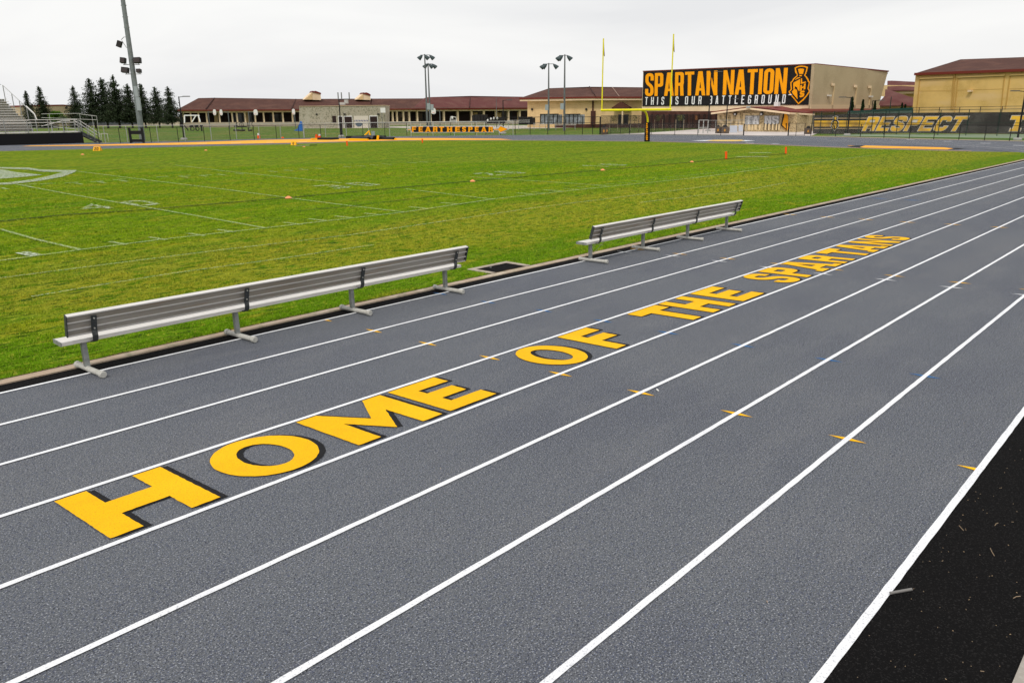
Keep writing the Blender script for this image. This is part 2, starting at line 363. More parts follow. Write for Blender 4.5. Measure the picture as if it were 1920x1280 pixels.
# exchange marks: thin diamonds across the lane lines
def spike(x, y, L, w, m, half=0):
    p = [(x-.1*L*-1, y-L), (x+w, y), (x-.1*L, y+L), (x-w, y)]
    if half > 0: p = [(x+w, y), (x-.1*L, y+L), (x-w, y)]
    if half < 0: p = [(x+.1*L, y-L), (x+w, y), (x-w, y)]
    sheet('lane_mark', p, m, .0055)
for x, k in zip((6.223, 6.325, 6.408, 6.511, 6.609, 6.698, 6.825, 6.922, 7.003), range(9)):
    spike(x, Y0-k*LW, .17, .035, YEL, -1 if k == 0 else (1 if k == 8 else 0))
for x, k in zip((8.55, 8.64, 8.80, 8.90, 8.97, 9.08, 9.20, 9.32), range(8)): spike(x, Y0-k*LW, .17, .03, BLUEP)
for x, k in zip((14.04, 14.3, 14.37, 14.38, 14.42, 14.62, 14.68, 14.8), range(8)): spike(x, Y0-k*LW, .19, .035, WHT)
for x, k in zip((14.52, 14.6, 14.74, 14.86, 14.98, 15.08, 15.19, 15.3), range(8)): spike(x, Y0-k*LW, .19, .035, YEL)
for x, k in zip((22.7, 22.80, 22.91, 23.03, 23.3, 23.45), range(6)): spike(x, Y0-k*LW, .22, .05, YEL)
for x, k in zip((29.0, 29.1), (0, 1)): spike(x, Y0-k*LW-.5, .3, .06, BLUEP)

# ------------------------------------------------------------------ block lettering
def fillet(P, r, n=5, closed=False):
    if r <= 0: return P
    o = []; N = len(P)
    for i, p in enumerate(P):
        if not closed and i in (0, N-1): o.append(p); continue
        a = Vector(P[i-1]); b = Vector(p); c = Vector(P[(i+1) % N])
        u, v = (a-b), (c-b); fu = .97 if (not closed and i == 1) else .5; fv = .97 if (not closed and i == N-2) else .5
        q = min(r, u.length*fu, v.length*fv); u.normalize(); v.normalize()
        for k in range(n+1):
            t = k/n; o.append(tuple(b+u*(q*(1-t)**2)+v*(q*t*t)))
    return o
def ribbon(P, t):
    P = [Vector(p) for p in P]; P = [p for i, p in enumerate(P) if i == 0 or (p-P[i-1]).length > 1e-4]; L, Rr = [], []
    for i, p in enumerate(P):
        d1 = (p-P[i-1]).normalized() if i else None; d2 = (P[i+1]-p).normalized() if i < len(P)-1 else None
        d1 = d1 or d2; d2 = d2 or d1; n1 = Vector((-d1.y, d1.x)); n2 = Vector((-d2.y, d2.x)); m = (n1+n2)
        m = m.normalized()*(t/2/max(.5, m.normalized().dot(n1))); L.append(tuple(p+m)); Rr.append(tuple(p-m))
    return L+Rr[::-1]
def rr(x0, y0, x1, y1, r, rl=None):
    rl = r if rl is None else rl
    P = []
    for (cx, cy, sx, sy, q) in ((x1, y0, -1, 1, r), (x1, y1, -1, -1, r), (x0, y1, 1, -1, rl), (x0, y0, 1, 1, rl)):
        a0 = {(-1, 1): -90, (-1, -1): 0, (1, -1): 90, (1, 1): 180}[(sx, sy)]
        if q <= 0: P.append((cx, cy)); continue
        q = min(q, abs(x1-x0)/2, abs(y1-y0)/2) if not isinstance(q, tuple) else q
        for k in range(7):
            a = rad(a0+90*k/6); P.append((cx+sx*q+q*math.cos(a), cy+sy*q+q*math.sin(a)))
    return P
def glyph(ch, w, t, h=1.0, th=None, r=.12, serif=0):
    th = th or t; ri = max(0, r-t*.8); G = []
    if ch == 'H': G = [([(0, 0), (t, 0), (t, (h-th)/2), (w-t, (h-th)/2), (w-t, 0), (w, 0), (w, h), (w-t, h), (w-t, (h+th)/2), (t, (h+th)/2), (t, h), (0, h)], [])]
    elif ch == 'E': G = [([(0, 0), (w, 0), (w, th), (t, th), (t, (h-th)/2), (w*.88, (h-th)/2), (w*.88, (h+th)/2), (t, (h+th)/2), (t, h-th), (w, h-th), (w, h), (0, h)], [])]
    elif ch == 'F': G = [([(0, 0), (t, 0), (t, .4*h), (w*.88, .4*h), (w*.88, .4*h+th), (t, .4*h+th), (t, h-th), (w, h-th), (w, h), (0, h)], [])]
    elif ch == 'L': G = [([(0, 0), (w, 0), (w, th), (t, th), (t, h), (0, h)], [])]
    elif ch == 'T': G = [([((w-t)/2, 0), ((w+t)/2, 0), ((w+t)/2, h-th), (w, h-th), (w, h), (0, h), (0, h-th), ((w-t)/2, h-th)], [])]
    elif ch == 'I': G = [([(w/2-t/2, 0), (w/2+t/2, 0), (w/2+t/2, h), (w/2-t/2, h)], [])]
    elif ch == 'O' or ch == '0': G = [(rr(0, 0, w, h, r), [rr(t, th, w-t, h-th, ri)])]
    elif ch == 'D': G = [(rr(0, 0, w, h, r, 0), [rr(t, th, w-t, h-th, ri, 0)])]
    elif ch == 'P': G = [([(0, 0), (t, 0), (t, .4*h)] + rr(t, .4*h, w, h, r, 0)[:14] + [(0, h)], [rr(t, .4*h+th, w-t, h-th, ri, 0)])]
    elif ch == 'B': G = [(rr(0, 0, w, h, r, 0), [rr(t, th, w-t, h*.5-th*.4, ri, 0), rr(t, h*.5+th*.4, w-t, h-th, ri, 0)])]
    elif ch == 'R':
        bowl = rr(t, .42*h, w, h, r, 0)[4:14]
        G = [([(0, 0), (t, 0), (t, .42*h), (w-t-.02, .42*h), (w-t, 0), (w, 0), (w-.02, .40*h)] + bowl + [(0, h)], [rr(t, .42*h+th, w-t, h-th, ri, 0)])]
    elif ch == 'N': G = [([(0, 0), (t, 0), (t, .62*h), (w-t, 0), (w, 0), (w, h), (w-t, h), (w-t, .38*h), (t, h), (0, h)], [])]
    elif ch == 'M': G = [([(0, 0), (t, 0), (t, .58*h), (w/2, .08*h), (w-t, .58*h), (w-t, 0), (w, 0), (w, h), (w-t*.9, h), (w/2, .48*h), (t*.9, h), (0, h)], [])]
    elif ch == 'A':
        ta = t*1.25; k = (w-ta)/2/h; c = .2*h; q = c+th*.85; top = min(h*.86, (w/2-t)/k if k > 0 else h)
        G = [([(0, 0), (t, 0), (k*c+t, c), (w-k*c-t, c), (w-t, 0), (w, 0), ((w+ta)/2, h), ((w-ta)/2, h)], [[(k*q+t, q), (w-k*q-t, q), (w/2+.004, top), (w/2-.004, top)]])]
    elif ch == 'S':
        a, b = t/2, w-t/2
        G = [(ribbon(fillet([(b, .68*h), (b, h-th/2), (a, h-th/2), (a, .58*h), (b, .42*h), (b, th/2), (a, th/2), (a, .32*h)], max(r*.9, t*.76), 7), t), [])]
    elif ch == 'G': G = [(ribbon(fillet([(w-t/2, .68*h), (w-t/2, h-t/2), (t/2, h-t/2), (t/2, t/2), (w-t/2, t/2), (w-t/2, .48*h), (w*.45, .48*h)], max(r*.9, t*.76)), t), [])]
    elif ch == 'C': G = [(ribbon(fillet([(w-t/2, .66*h), (w-t/2, h-t/2), (t/2, h-t/2), (t/2, t/2), (w-t/2, t/2), (w-t/2, .34*h)], max(r*.9, t*.76)), t), [])]
    elif ch == 'U': G = [(ribbon(fillet([(t/2, h), (t/2, t/2), (w-t/2, t/2), (w-t/2, h)], max(r*.9, t*.76)), t), [])]
    elif ch == '2': G = [(ribbon(fillet([(t/2, .7*h), (t/2, h-t/2), (w-t/2, h-t/2), (w-t/2, .58*h), (t/2, .3*h), (t/2, t/2), (w, t/2)], max(r*.9, t*.76)), t), [])]
    elif ch == '3': G = [(ribbon(fillet([(0, h-t/2), (w-t/2, h-t/2), (w-t/2, h*.5), (w*.35, h*.5)], r*.8), t), []), (ribbon(fillet([(w*.35, h*.5-.001), (w-t/2, h*.5-.001), (w-t/2, t/2), (0, t/2)], r*.8), t), [])]
    elif ch == '4': G = [(ribbon([(w*.8, 0), (w*.8, h-t/2), (t*.3, .35*h), (w, .35*h)], t), [])]
    elif ch == '1': G = [(ribbon([(0, h*.75), (w*.5, h), (w*.5, 0)], t), [])]
    if serif:
        for x in {'F': (t/2,), 'P': (t/2,), 'T': (w/2,), 'H': (t/2, w-t/2), 'A': (t/2, w-t/2), 'R': (t/2, w-t/2), 'N': (t/2, w-t/2)}.get(ch, ()):
            G.append(([(x-t/2-serif, -.001), (x+t/2+serif, -.001), (x+t/2+serif, th*.7), (x-t/2-serif, th*.7)], []))
        for x in {'H': (t/2, w-t/2), 'N': (t/2, )}.get(ch, ()):
            G.append(([(x-t/2-serif, h-th*.7), (x+t/2+serif, h-th*.7), (x+t/2+serif, h+.001), (x-t/2-serif, h+.001)], []))
    return G
def layout(text, w, t, gap, space, r=.12, th=None, narrow=None, serif=0):
    """-> list of (x offset, glyph polygons), total width; height 1"""
    x = 0; o = []
    for ch in text:
        if ch == ' ': x += space; continue
        cw = (narrow or {}).get(ch, w); o.append((x, glyph(ch, cw, t, 1.0, th, r, serif))); x += cw+gap
    return o, x-gap
def grow(P, e):
    """outset a CCW/CW outline by e"""
    ar = sum(P[i][0]*P[(i+1) % len(P)][1]-P[(i+1) % len(P)][0]*P[i][1] for i in range(len(P))); sg = 1 if ar > 0 else -1; o = []
    for i in range(len(P)):
        a, b, c = Vector(P[i-1]), Vector(P[i]), Vector(P[(i+1) % len(P)])
        if (b-a).length < 1e-6 or (c-b).length < 1e-6: continue
        d1, d2 = (b-a).normalized(), (c-b).normalized(); n = Vector((d1.y, -d1.x))+Vector((d2.y, -d2.x))
        if n.length < 1e-4: n = Vector((d1.y, -d1.x))
        n.normalize(); k = e*sg/max(.5, n.dot(Vector((d1.y, -d1.x)))); o.append(tuple(b+n*k))
    return o

def rough(P, step=.035, j=.0028):
    o = []; g = random.Random(len(P)*7+int(P[0][0]*1000))
    for i, p in enumerate(P):
        a, b = Vector(p), Vector(P[(i+1) % len(P)]); n = max(1, int((b-a).length/step))
        for k in range(n): q = a.lerp(b, k/n); o.append((q.x+g.uniform(-j, j), q.y+g.uniform(-j, j)))
    return o
# words painted in lane four
yT, yB = Y0-3*LW-.055, Y0-4*LW+.085
WORDS = [
 ('HOME', [('H', 1.51, 2.35, .235, .27), ('O', 2.61, 3.50, .235, .17), ('M', 3.70, 4.74, .26, .2), ('E', 4.85, 5.53, .235, .22)]),
 ('OF', [('O', 6.67, 7.45, .205, .17), ('F', 7.77, 8.42, .22, .22)]),
 ('THE', [('T', 9.44, 10.22, .23, .24), ('H', 10.30, 11.04, .23, .24), ('E', 11.28, 12.05, .24, .22)]),
 ('SPARTANS', [('S', 13.07, 13.66, .19, .17), ('P', 13.81, 14.47, .22, .20), ('A', 14.60, 15.45, .21, .2), ('R', 15.63, 16.27, .20, .2), ('T', 16.56, 17.34, .22, .24), ('A', 17.42, 18.25, .21, .2), ('N', 18.45, 19.2, .19, .2), ('S', 19.40, 20.0, .19, .17)])]
for wd, L in WORDS:
    mb, sh = MB(), MB()
    Hh = yT-yB
    for ch, x0, x1, t, th in L:
        w = (x1-x0)
        rnd = .46 if ch == 'O' else .22
        if ch == 'O':
            N = 64
            ell = lambda a, b: [(w/2+a*math.cos(2*math.pi*i/N), Hh/2+b*math.sin(2*math.pi*i/N)) for i in range(N)]
            G = [(ell(w/2, Hh/2), [ell(w/2-t, Hh/2-th)])]
        else: G = glyph(ch, w, t, Hh, th, rnd, .07 if ch == 'A' else 0)
        G = [(rough(ou), [rough(h_) for h_ in ho]) for ou, ho in G]
        for i, (ou, ho) in enumerate(G):
            fn = lambda a, b, d: (x0+a-.085*(b/Hh)+.085, yB+b, d)
            mb.prism(ou, ho, fn, .012+.0006*i)
            k = .9 if x0 < 6 else 1.1
            for q in (.5, 1):
                fs = lambda a, b, d: (x0+a-.085*(b/Hh)+.085+.062*k*q, yB+b-.028*q+.008, d)
                sh.prism(ou, ho, fs, .0062+.0006*i+.001*(1-q))
    o = mb.build('track_lettering', YEL, fix=False); o['kind'] = 'structure'
    p = sh.build('letter_shadow', BLK, o, fix=False)

# ------------------------------------------------------------------ infield markings
def fline(name, a, b, w, m, dz=.042): strip(name, [a, b], w, m, dz)
A_ = hit(0, 492); B_ = hit(1660, 290.5)
def ylin(px_y): return px_y
sd_pts = xy([(0, 492), (153, 471), (300, 452), (497, 430), (758, 400), (927, 375), (1100, 356), (1300, 335.5), (1500, 309), (1640, 292)])
strip('field_sideline', sd_pts, .10, FIELDW, .042)
strip('field_outer_line', xy([(0, 525), (200, 499), (420, 471), (650, 444), (860, 413), (1000, 392), (1200, 367), (1400, 342)]), .08, worn(mat('very_faded_field_paint', (.42, .50, .30), .9), 26, .40, .64, base=.70), .042)
strip('field_outer_line', xy([(1200, 382), (1320, 367), (1400, 358), (1475, 344)]), .08, MATS['very_faded_field_paint'], .042)
strip('field_outer_line', xy([(60, 560), (200, 536), (330, 515), (500, 492), (700, 462)]), .07, MATS['very_faded_field_paint'], .042)
dk = xy([(0, 417), (120, 405), (250, 397), (541, 372.5), (886, 341), (1130, 320), (1297, 305), (1361, 299), (1473, 289)])
strip('burnt_line', dk, .15, FIELDD, .040)
strip('burnt_line', xy([(560, 398), (640, 390), (830, 368)]), .07, FIELDD, .040)
for P in ([(0, 432), (70, 452), (153.6, 471.5)], [(30, 347), (130, 366), (255, 387.5), (380, 409), (497, 430)], [(140, 322), (250, 336), (430, 358), (541, 373), (640, 386), (758, 400)], [(330, 311), (420, 322), (640, 345)], [(760, 356), (850, 367), (927, 376)], [(880, 333), (1000, 341), (1140, 350)]):
    strip('yard_line', xy(P), .10, FIELDW, .044)
for x, y in ((238, 461.5), (312, 452.5), (385, 445), (440, 437.5), (565, 423.5), (612, 416.5), (661, 411), (716, 405.5), (800, 393), (860, 385), (70, 482.5), (1000, 366), (1050, 360)):
    P = hit(x, y); fline('yard_tick', (P.x, P.y), (P.x-.1, P.y+.75), .12 if x > 80 else .26, FIELDB if x < 80 else FIELDW)
for x, y in ((90, 346), (135, 344), (182, 342), (225, 338), (55, 347.5), (305, 333), (345, 331), (385, 330), (280, 306)):
    P = hit(x, y); fline('hash_mark', (P.x-.3, P.y), (P.x+.3, P.y), .2, FIELDW)
for k in range(26):
    X = 8.2+k*.9144*1.03
    if abs((X-10.8)/4.72-round((X-10.8)/4.72)) < .08: continue
    fline('hash_mark', (X, 36.6), (X+.02, 37.5), .14, FIELDW)
for k in range(22):
    X = 22.5+k*.95; yy = 19.2
    fline('yard_tick', (X, yy-.05), (X-.06, yy+.65), .09, MATS['very_faded_field_paint'])
def fieldnum(txt, px0, py, s=1.8):
    P = hit(px0, py); mb = MB(); L, wd = layout(txt, .62, .16, .5, 1, .2)
    for x, G in L:
        for ou, ho in G:
            for tri in [ou]:
                mb.prism(ou, ho, lambda a, b, d: (P.x+(x+a)*s*.75, P.y+b*s, T(P.y+b*s)+d), .046)
    o = mb.build('yard_number', worn(mat('ghost_field_paint', (.48, .55, .36), .9), 9, .42, .62, base=.85), fix=False); o['kind'] = 'structure'
fieldnum('40', 168, 397); fieldnum('30', 632, 356); fieldnum('20', 930, 331); fieldnum('10', 1135, 315); 
for x0, x1, y in ((1380, 1440, 295), (1405, 1445, 287.5)):
    a = hit(x0, y); b = hit(x1, y); fline('end_zone_paint', a[:2], b[:2], .8, FIELDW)
# midfield emblem outline, only its edge is in the picture
def fpoly2(pts, m, name): sheet(name, xy(pts), m, .046)
fpoly2([(-60, 316), (0, 315), (55, 316), (75, 319.5), (115, 320.5), (144, 320.5), (140, 325), (118, 333), (75, 341), (20, 347.5), (-60, 350), (-60, 346.5), (15, 344), (60, 338.5), (95, 331), (118, 324), (80, 323.5), (55, 319.5), (0, 317.5), (-60, 318)], FIELDB, 'midfield_emblem')
fpoly2([(-60, 318.5), (5, 319.5), (30, 324.5), (80, 329.5), (50, 333), (0, 337), (-60, 338)], FIELDB, 'midfield_emblem')

# ------------------------------------------------------------------ near grass blades
rng = np.random.default_rng(3)
def blades(name, n, m, keep):
    """blades thin out and grow coarser with distance so that no edge of the tuft area shows"""
    r = 7.5*(48/7.5)**rng.random(n); th_ = rng.uniform(.12, 1.42, n); xs = r*np.cos(th_); ys = r*np.sin(th_)
    cl = np.sin(xs*5.3+np.sin(ys*7)*2+ys*3)*np.sin(ys*8.7+np.sin(xs*3.1)*2)+.6*np.sin(xs*13+ys*5+np.sin(ys*17))*np.sin(ys*19-xs*4)+.5*np.sin(xs*2.1+np.sin(ys*2.3)*2)*np.sin(ys*4.1+xs)
    k = keep(xs, ys) & (ys > 10.165) & (rng.random(n) < np.clip(.62+.55*cl+(ys < 10.5)*.4, .10, 1)); xs, ys, r, cl = xs[k], ys[k], r[k], cl[k]; n = len(xs)
    zz = np.interp(ys, [a for a, _ in KN], [b for _, b in KN])+.010
    h = .036*(.5+.5*rng.random(n))*(1+.35*cl)*np.clip(r/16, .9, 1.15); h = np.maximum(h, .008); h[ys < 10.36] *= 1.25
    a = rng.uniform(0, 6.283, n); le = rng.uniform(.1, 1.0, n)*h; b = rng.uniform(0, 6.283, n); w = .0034*(.6+.8*rng.random(n))*np.clip(r/10, 1, 4)
    V = np.empty((n, 3, 3), np.float32)
    V[:, 0] = np.stack([xs+np.cos(a)*w, ys+np.sin(a)*w, zz], 1); V[:, 1] = np.stack([xs-np.cos(a)*w, ys-np.sin(a)*w, zz], 1)
    V[:, 2] = np.stack([xs+np.cos(b)*le, ys+np.sin(b)*le, zz+h], 1)
    me = bpy.data.meshes.new(name); me.vertices.add(n*3); me.vertices.foreach_set('co', V.reshape(-1))
    me.loops.add(n*3); me.loops.foreach_set('vertex_index', np.arange(n*3, dtype=np.int32))
    me.polygons.add(n); me.polygons.foreach_set('loop_start', np.arange(0, n*3, 3, dtype=np.int32)); me.polygons.foreach_set('loop_total', np.full(n, 3, np.int32))
    me.update(); me.validate(); me.materials.append(m)
    o = bpy.data.objects.new(name, me); COL.objects.link(o); o['kind'] = 'stuff'; return o
GB = mat('grass_blade', (.21, .37, .006), .85, [
    (.5, (.30, .375, .010), .42, .60, 4, (.10, 1.0, 1)), (.30, (.15, .32, .005), .50, .64, 4, (.25, 1.6, 1)), ('band', (9.5, 9.8, 11.2, 12.4), (.14, .31, .005), .75), ('band', (11.8, 13.4, 17.0, 19.0), (.48, .41, .045), .55), (1.2, (.42, .39, .030), .54, .70, 5, (.5, 1.9, 1)), (4.2, (.13, .27, .005), .52, .62, 5, (.6, 1.6, 1)), (9, (.46, .48, .05), .60, .70, 4),
    (14, (.08, .16, .003), .56, .64, 3), (50, (.52, .52, .10), .60, .70, 2)], spec=.06)
g = random.Random(4); xs_ = [-6+i*.11 for i in range(620)]
sheet('soil_edge', [(x, 10.168) for x in xs_]+[(x, 10.185+abs(g.gauss(0, .018))) for x in xs_[::-1]], mat('bare_soil', (.10, .055, .025), .95, [(20, (.05, .03, .015), .45, .6)]), .019)
DR = (10.32, 11.45, 10.16, 10.85)
nodr = lambda x, y: ~((x > DR[0]) & (x < DR[1]) & (y > DR[2]) & (y < DR[3]))
def fan(xs, ys): return nodr(xs, ys) & (np.arctan2(ys, xs) < 1.40) & (np.arctan2(ys, xs) > .13)
blades('grass', 1700000, GB, nodr)

# ------------------------------------------------------------------ drain box by the kerb
t = thing('drain_box', (10.9, 10.5, .02), 'square drain box with concrete frame cut into the turf beside the kerb between the benches', 'drain')
mb = MB(); x0, x1, y0, y1 = DR
for a in ((x0, x1, y1-.12, y1), (x0, x0+.12, y0+.02, y1-.12), (x1-.12, x1, y0+.02, y1-.12)): mb.aabb(*a, -.02, .026)
mb.build('frame', mat('drain_concrete', (.42, .36, .29), .9, [(8, (.30, .25, .20), .45, .65, 4)]), t)
MB().aabb(x0+.12, x1-.12, y0+.05, y1-.12, -.02, .016).build('rubber_cover', BLACKR, t)
MB().tube([(10.75, 10.62, .02), (10.75, 10.62, .03)], .02).build('bolt', GALV, t)

# ------------------------------------------------------------------ benches
def make_bench(loc, label):
    """origin at the near left foot end; bench runs along +X, faces the field (+Y)"""
    t = thing('team_bench', loc, label, 'bench', 'long aluminium team benches on the inside lane')
    ox, oy, _ = loc
    def V(x, y, z): return Vector((ox+x, oy+y, z))
    Xs = (0, 1.95, 3.88, 5.84); L0, L1 = -.255, 6.15
    # seat: two ribbed planks forming one extrusion
    prof = [(0, .0), (0, .045)]
    def extr(mb, pr, a, b, org, du, dv):
        n = len(pr); vs = [V(a, *(org[0]+du[0]*p+dv[0]*q, org[1]+du[1]*p+dv[1]*q)) for p, q in pr]+[V(b, *(org[0]+du[0]*p+dv[0]*q, org[1]+du[1]*p+dv[1]*q)) for p, q in pr]
        mb.add(vs, [(i, (i+1) % n, n+(i+1) % n, n+i) for i in range(n)]+[tuple(range(n)), tuple(range(2*n-1, n-1, -1))])
    W_ = .255
    top = [(0, -.045), (0, 0)]
    for i in range(1, 12):
        x = W_*i/12; top.append((x, 0 if i % 4 else -.006))
    top += [(W_, 0), (W_, -.045)]
    seat = MB(); extr(seat, top, L0, L1, (.0, .435), (1, 0), (0, 1))
    s_ = seat.build('seat', ALU, t)
    # back plank: smooth face to the field, ribbed hollow channel to the track; leans back
    ang = rad(17); du = (-math.sin(ang), math.cos(ang)); dv = (-math.cos(ang), -math.sin(ang))   # du up the plank, dv towards the track
    Hb = .265
    org = (-.055, .512)
    ch = [(0, -.03), (0, .022), (.012, .022), (.014, -.018), (.075, -.018), (.077, .012), (.086, .012), (.088, -.018), (.168, -.018), (.170, .012), (.179, .012), (.181, -.018), (Hb-.014, -.018), (Hb-.012, .022), (Hb, .022), (Hb, -.03)]
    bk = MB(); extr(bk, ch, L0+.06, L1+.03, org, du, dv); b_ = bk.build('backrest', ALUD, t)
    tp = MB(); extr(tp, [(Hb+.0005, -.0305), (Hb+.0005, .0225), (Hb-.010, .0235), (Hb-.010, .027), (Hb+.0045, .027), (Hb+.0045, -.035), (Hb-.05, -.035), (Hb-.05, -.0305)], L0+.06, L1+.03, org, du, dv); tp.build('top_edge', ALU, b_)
    for q in (.077, .170, .0):
        rb = MB(); extr(rb, [(q-.003, .0125), (q-.003, .019), (q+.013, .019), (q+.013, .0125)] if q else [(-.004, .0), (-.004, .026), (.014, .026), (.014, .0225), (-.0005, .0225), (-.0005, 0)], L0+.062, L1+.028, org, du, dv); rb.build('rib', ALU, b_)
    for xa in (L0+.047, L1+.031):
        ec = MB(); extr(ec, [(-.004, -.034), (-.004, .028), (Hb+.006, .028), (Hb+.006, -.034)], xa, xa+.012, org, du, dv); ec.build('end_cap', STRAP, b_)
    ec = MB(); extr(ec, [(-.003, -.048), (-.003, .003), (W_+.003, .003), (W_+.003, -.048)], L0-.012, L0-.0005, (.0, .435), (1, 0), (0, 1)); ec.build('end_cap', GALV, s_)
    for X in Xs:
        # strap: up the back, round under the seat
        mid = [(.16, .385), (.02, .385), (-.045, .392), (-.083, .42), (-.098, .47)]
        e0 = org[0]+dv[0]*.030; e1 = org[1]+dv[1]*.030
        mid += [(e0+du[0]*.03, e1+du[1]*.03), (e0+du[0]*(Hb-.035), e1+du[1]*(Hb-.035))]
        mb = MB(); P = [Vector(p) for p in mid]; th = .006; w = .062; lo, hi = [], []
        for i, p in enumerate(P):
            d = (P[min(i+1, len(P)-1)]-P[max(i-1, 0)]).normalized(); n = Vector((-d.y, d.x)); lo.append(p+n*th); hi.append(p-n*th)
        pr = [tuple(q) for q in lo]+[tuple(q) for q in hi[::-1]]
        n = len(pr)
        # taper-free strap extruded along X
        m_ = len(P); vs = [V(X+.09-w/2, *q) for q in pr]+[V(X+.09+w/2, *q) for q in pr]
        fs = [(i, (i+1) % n, n+(i+1) % n, n+i) for i in range(n)]
        for i in range(m_-1): fs += [(i, i+1, n-2-i, n-1-i), (n+i, n+n-1-i, n+n-2-i, n+i+1)]
        mb.add(vs, fs); st = mb.build('strap', STRAP, t)
        for q in (.25, .75):
            c = Vector((e0+du[0]*Hb*q, e1+du[1]*Hb*q)); bo = MB(); bo.tube([V(X+.09, c.x, c.y), V(X+.09, c.x+dv[0]*.016, c.y+dv[1]*.016)], .009, 8); bo.build('bolt', GALVL, st)
        mb = MB(); mb.aabb(ox+X-.03, ox+X+.12, oy+.012, oy+.243, .379, .3895); mb.build('bracket', GALVL, t)
        # leg and foot tube
        mb = MB(); mb.box(V(X-.0, .03+.06, .215), (.058, .058, .335), (1, 0, 0), (0, .02, 1)); mb.build('leg', GALV, t)
        ft = MB(); ft.tube([V(X+.028, -.30, .045), V(X-.028, .32, .045)], .034, 16); fo = ft.build('foot', GALVL, t, smooth=True)
        for y0_, y1_, sg in ((-.335, -.275, 0), (.295, .35, 1)):
            mb = MB(); k = lambda y: V(X+.028-(y+.3)/.62*.056, y, .045); mb.tube([k(y0_), k(y0_+.008), k(y1_-.004), k(y1_)], [.036, .043, .043, .037], 16); mb.build('end_cap', GALVL, fo, smooth=True)
    return t
bench1 = make_bench((2.915, 9.68, 0), 'near aluminium team bench with metal back, closest to the camera by the kerb')
b2 = copy_tree(bench1, (12.62, 9.46, 0), 'farther aluminium team bench beyond the drain box, with pale strings hanging under its near end')
b2['_o'] = (12.62, 9.46, 0)
# strings tied under the second bench
mb = MB()
for a, b in (((13.12, 9.68, .39), (13.02, 9.95, .02)), ((13.12, 9.68, .39), (13.22, 9.92, .05)), ((13.30, 9.62, .38), (13.20, 9.90, .06)), ((13.10, 9.68, .36), (13.3, 9.64, .30))):
    pa, pb = Vector(a)+Vector((-.31, -.14, 0)), Vector(b)+Vector((-.31, -.14, 0)); mb.tube([pa, pa.lerp(pb, .5)+Vector((.015, 0, .0)), pb], .0045, 5)
o = mb.build('string', mat('pale_cord', (.5, .52, .30), .8), loc=(12.81, 9.54, .39)); tag(o, 'pale cord tied under the near end of the farther bench', 'string')

# ================================================================== buildings
class Fac:
    """vertical wall plane through two ground columns at given forward depths"""
    def __init__(s, pxa, Da, pxb, Db):
        a, b = at(pxa, 225, D=Da), at(pxb, 225, D=Db); s.o = Vector((a.x, a.y, 0)); s.u = Vector((b.x-a.x, b.y-a.y, 0)); s.L = s.u.length; s.u.normalize()
        s.n = Vector((s.u.y, -s.u.x, 0))
        if s.n.dot(Vector((a.x, a.y, 0))) > 0: s.n = -s.n           # towards the viewer's side
    def P(s, a, z, d=0): return Vector((s.o.x, s.o.y, 0))+s.u*a+s.n*d+Vector((0, 0, z))
    def q(s, px, py, d=0):
        r = ray(px, py); o = s.o+s.n*d; t = (o-C0).dot(s.n)/r.dot(s.n); H = C0+r*t; return ((H-s.o).dot(s.u), H.z)
    def base(s, px, d=0):
        a, _ = s.q(px, 225, d); p = s.P(a, 0, d); return Vector((p.x, p.y, T(p.y)))
def fpx(mb, F, pts, d0, d1=None, holes=(), dq=None):
    """prism from a pixel outline seen on plane F (at offset dq)"""
    dq = (d0 if d1 is None else max(d0, d1)) if dq is None else dq
    o = [F.q(x, y, dq) for x, y in pts]; h = [[F.q(x, y, dq) for x, y in hh] for hh in holes]
    return mb.prism(o, h, lambda a, z, d: F.P(a, z, d), d0, d1)
def fbox(mb, F, x0, x1, y0, y1, d0, d1, dq=None):
    """axis-aligned box on the facade; pixel extents taken mid-height"""
    dq = max(d0, d1) if dq is None else dq
    ym = (y0+y1)/2; xm = (x0+x1)/2; a0 = F.q(x0, ym, dq)[0]; a1 = F.q(x1, ym, dq)[0]; z1 = F.q(xm, y0, dq)[1]; z0 = F.q(xm, y1, dq)[1]
    return mb.box(F.P((a0+a1)/2, (z0+z1)/2, (d0+d1)/2), (abs(a1-a0), abs(d1-d0), abs(z1-z0)), F.u, (0, 0, 1))
def fpart(name, F, rect, d0, d1, m, parent, label=None):
    mb = MB(); fbox(mb, F, *rect, d0, d1); o = mb.build(name, m, parent)
    if label: o['label'] = label
    return o
def slab(mb, pts, th=.25):
    """roof plane given by 3D points, thickened downwards"""
    n = len(pts); vs = [Vector(p) for p in pts]+[Vector(p)-Vector((0, 0, th)) for p in pts]
    nn = Vector((0, 0, 1)); v = [Vector(p) for p in pts]
    cen = sum(v, Vector())/n; uu = (v[1]-v[0]).normalized(); nrm = (v[1]-v[0]).cross(v[-1]-v[0]).normalized(); ww = nrm.cross(uu)
    tr = tessellate_polygon([[Vector(((p-cen).dot(uu), (p-cen).dot(ww), 0)) for p in v]])
    mb.add(vs, [tuple(t) for t in tr]+[tuple(n+i for i in reversed(t)) for t in tr]+[(i, (i+1) % n, n+(i+1) % n, n+i) for i in range(n)])
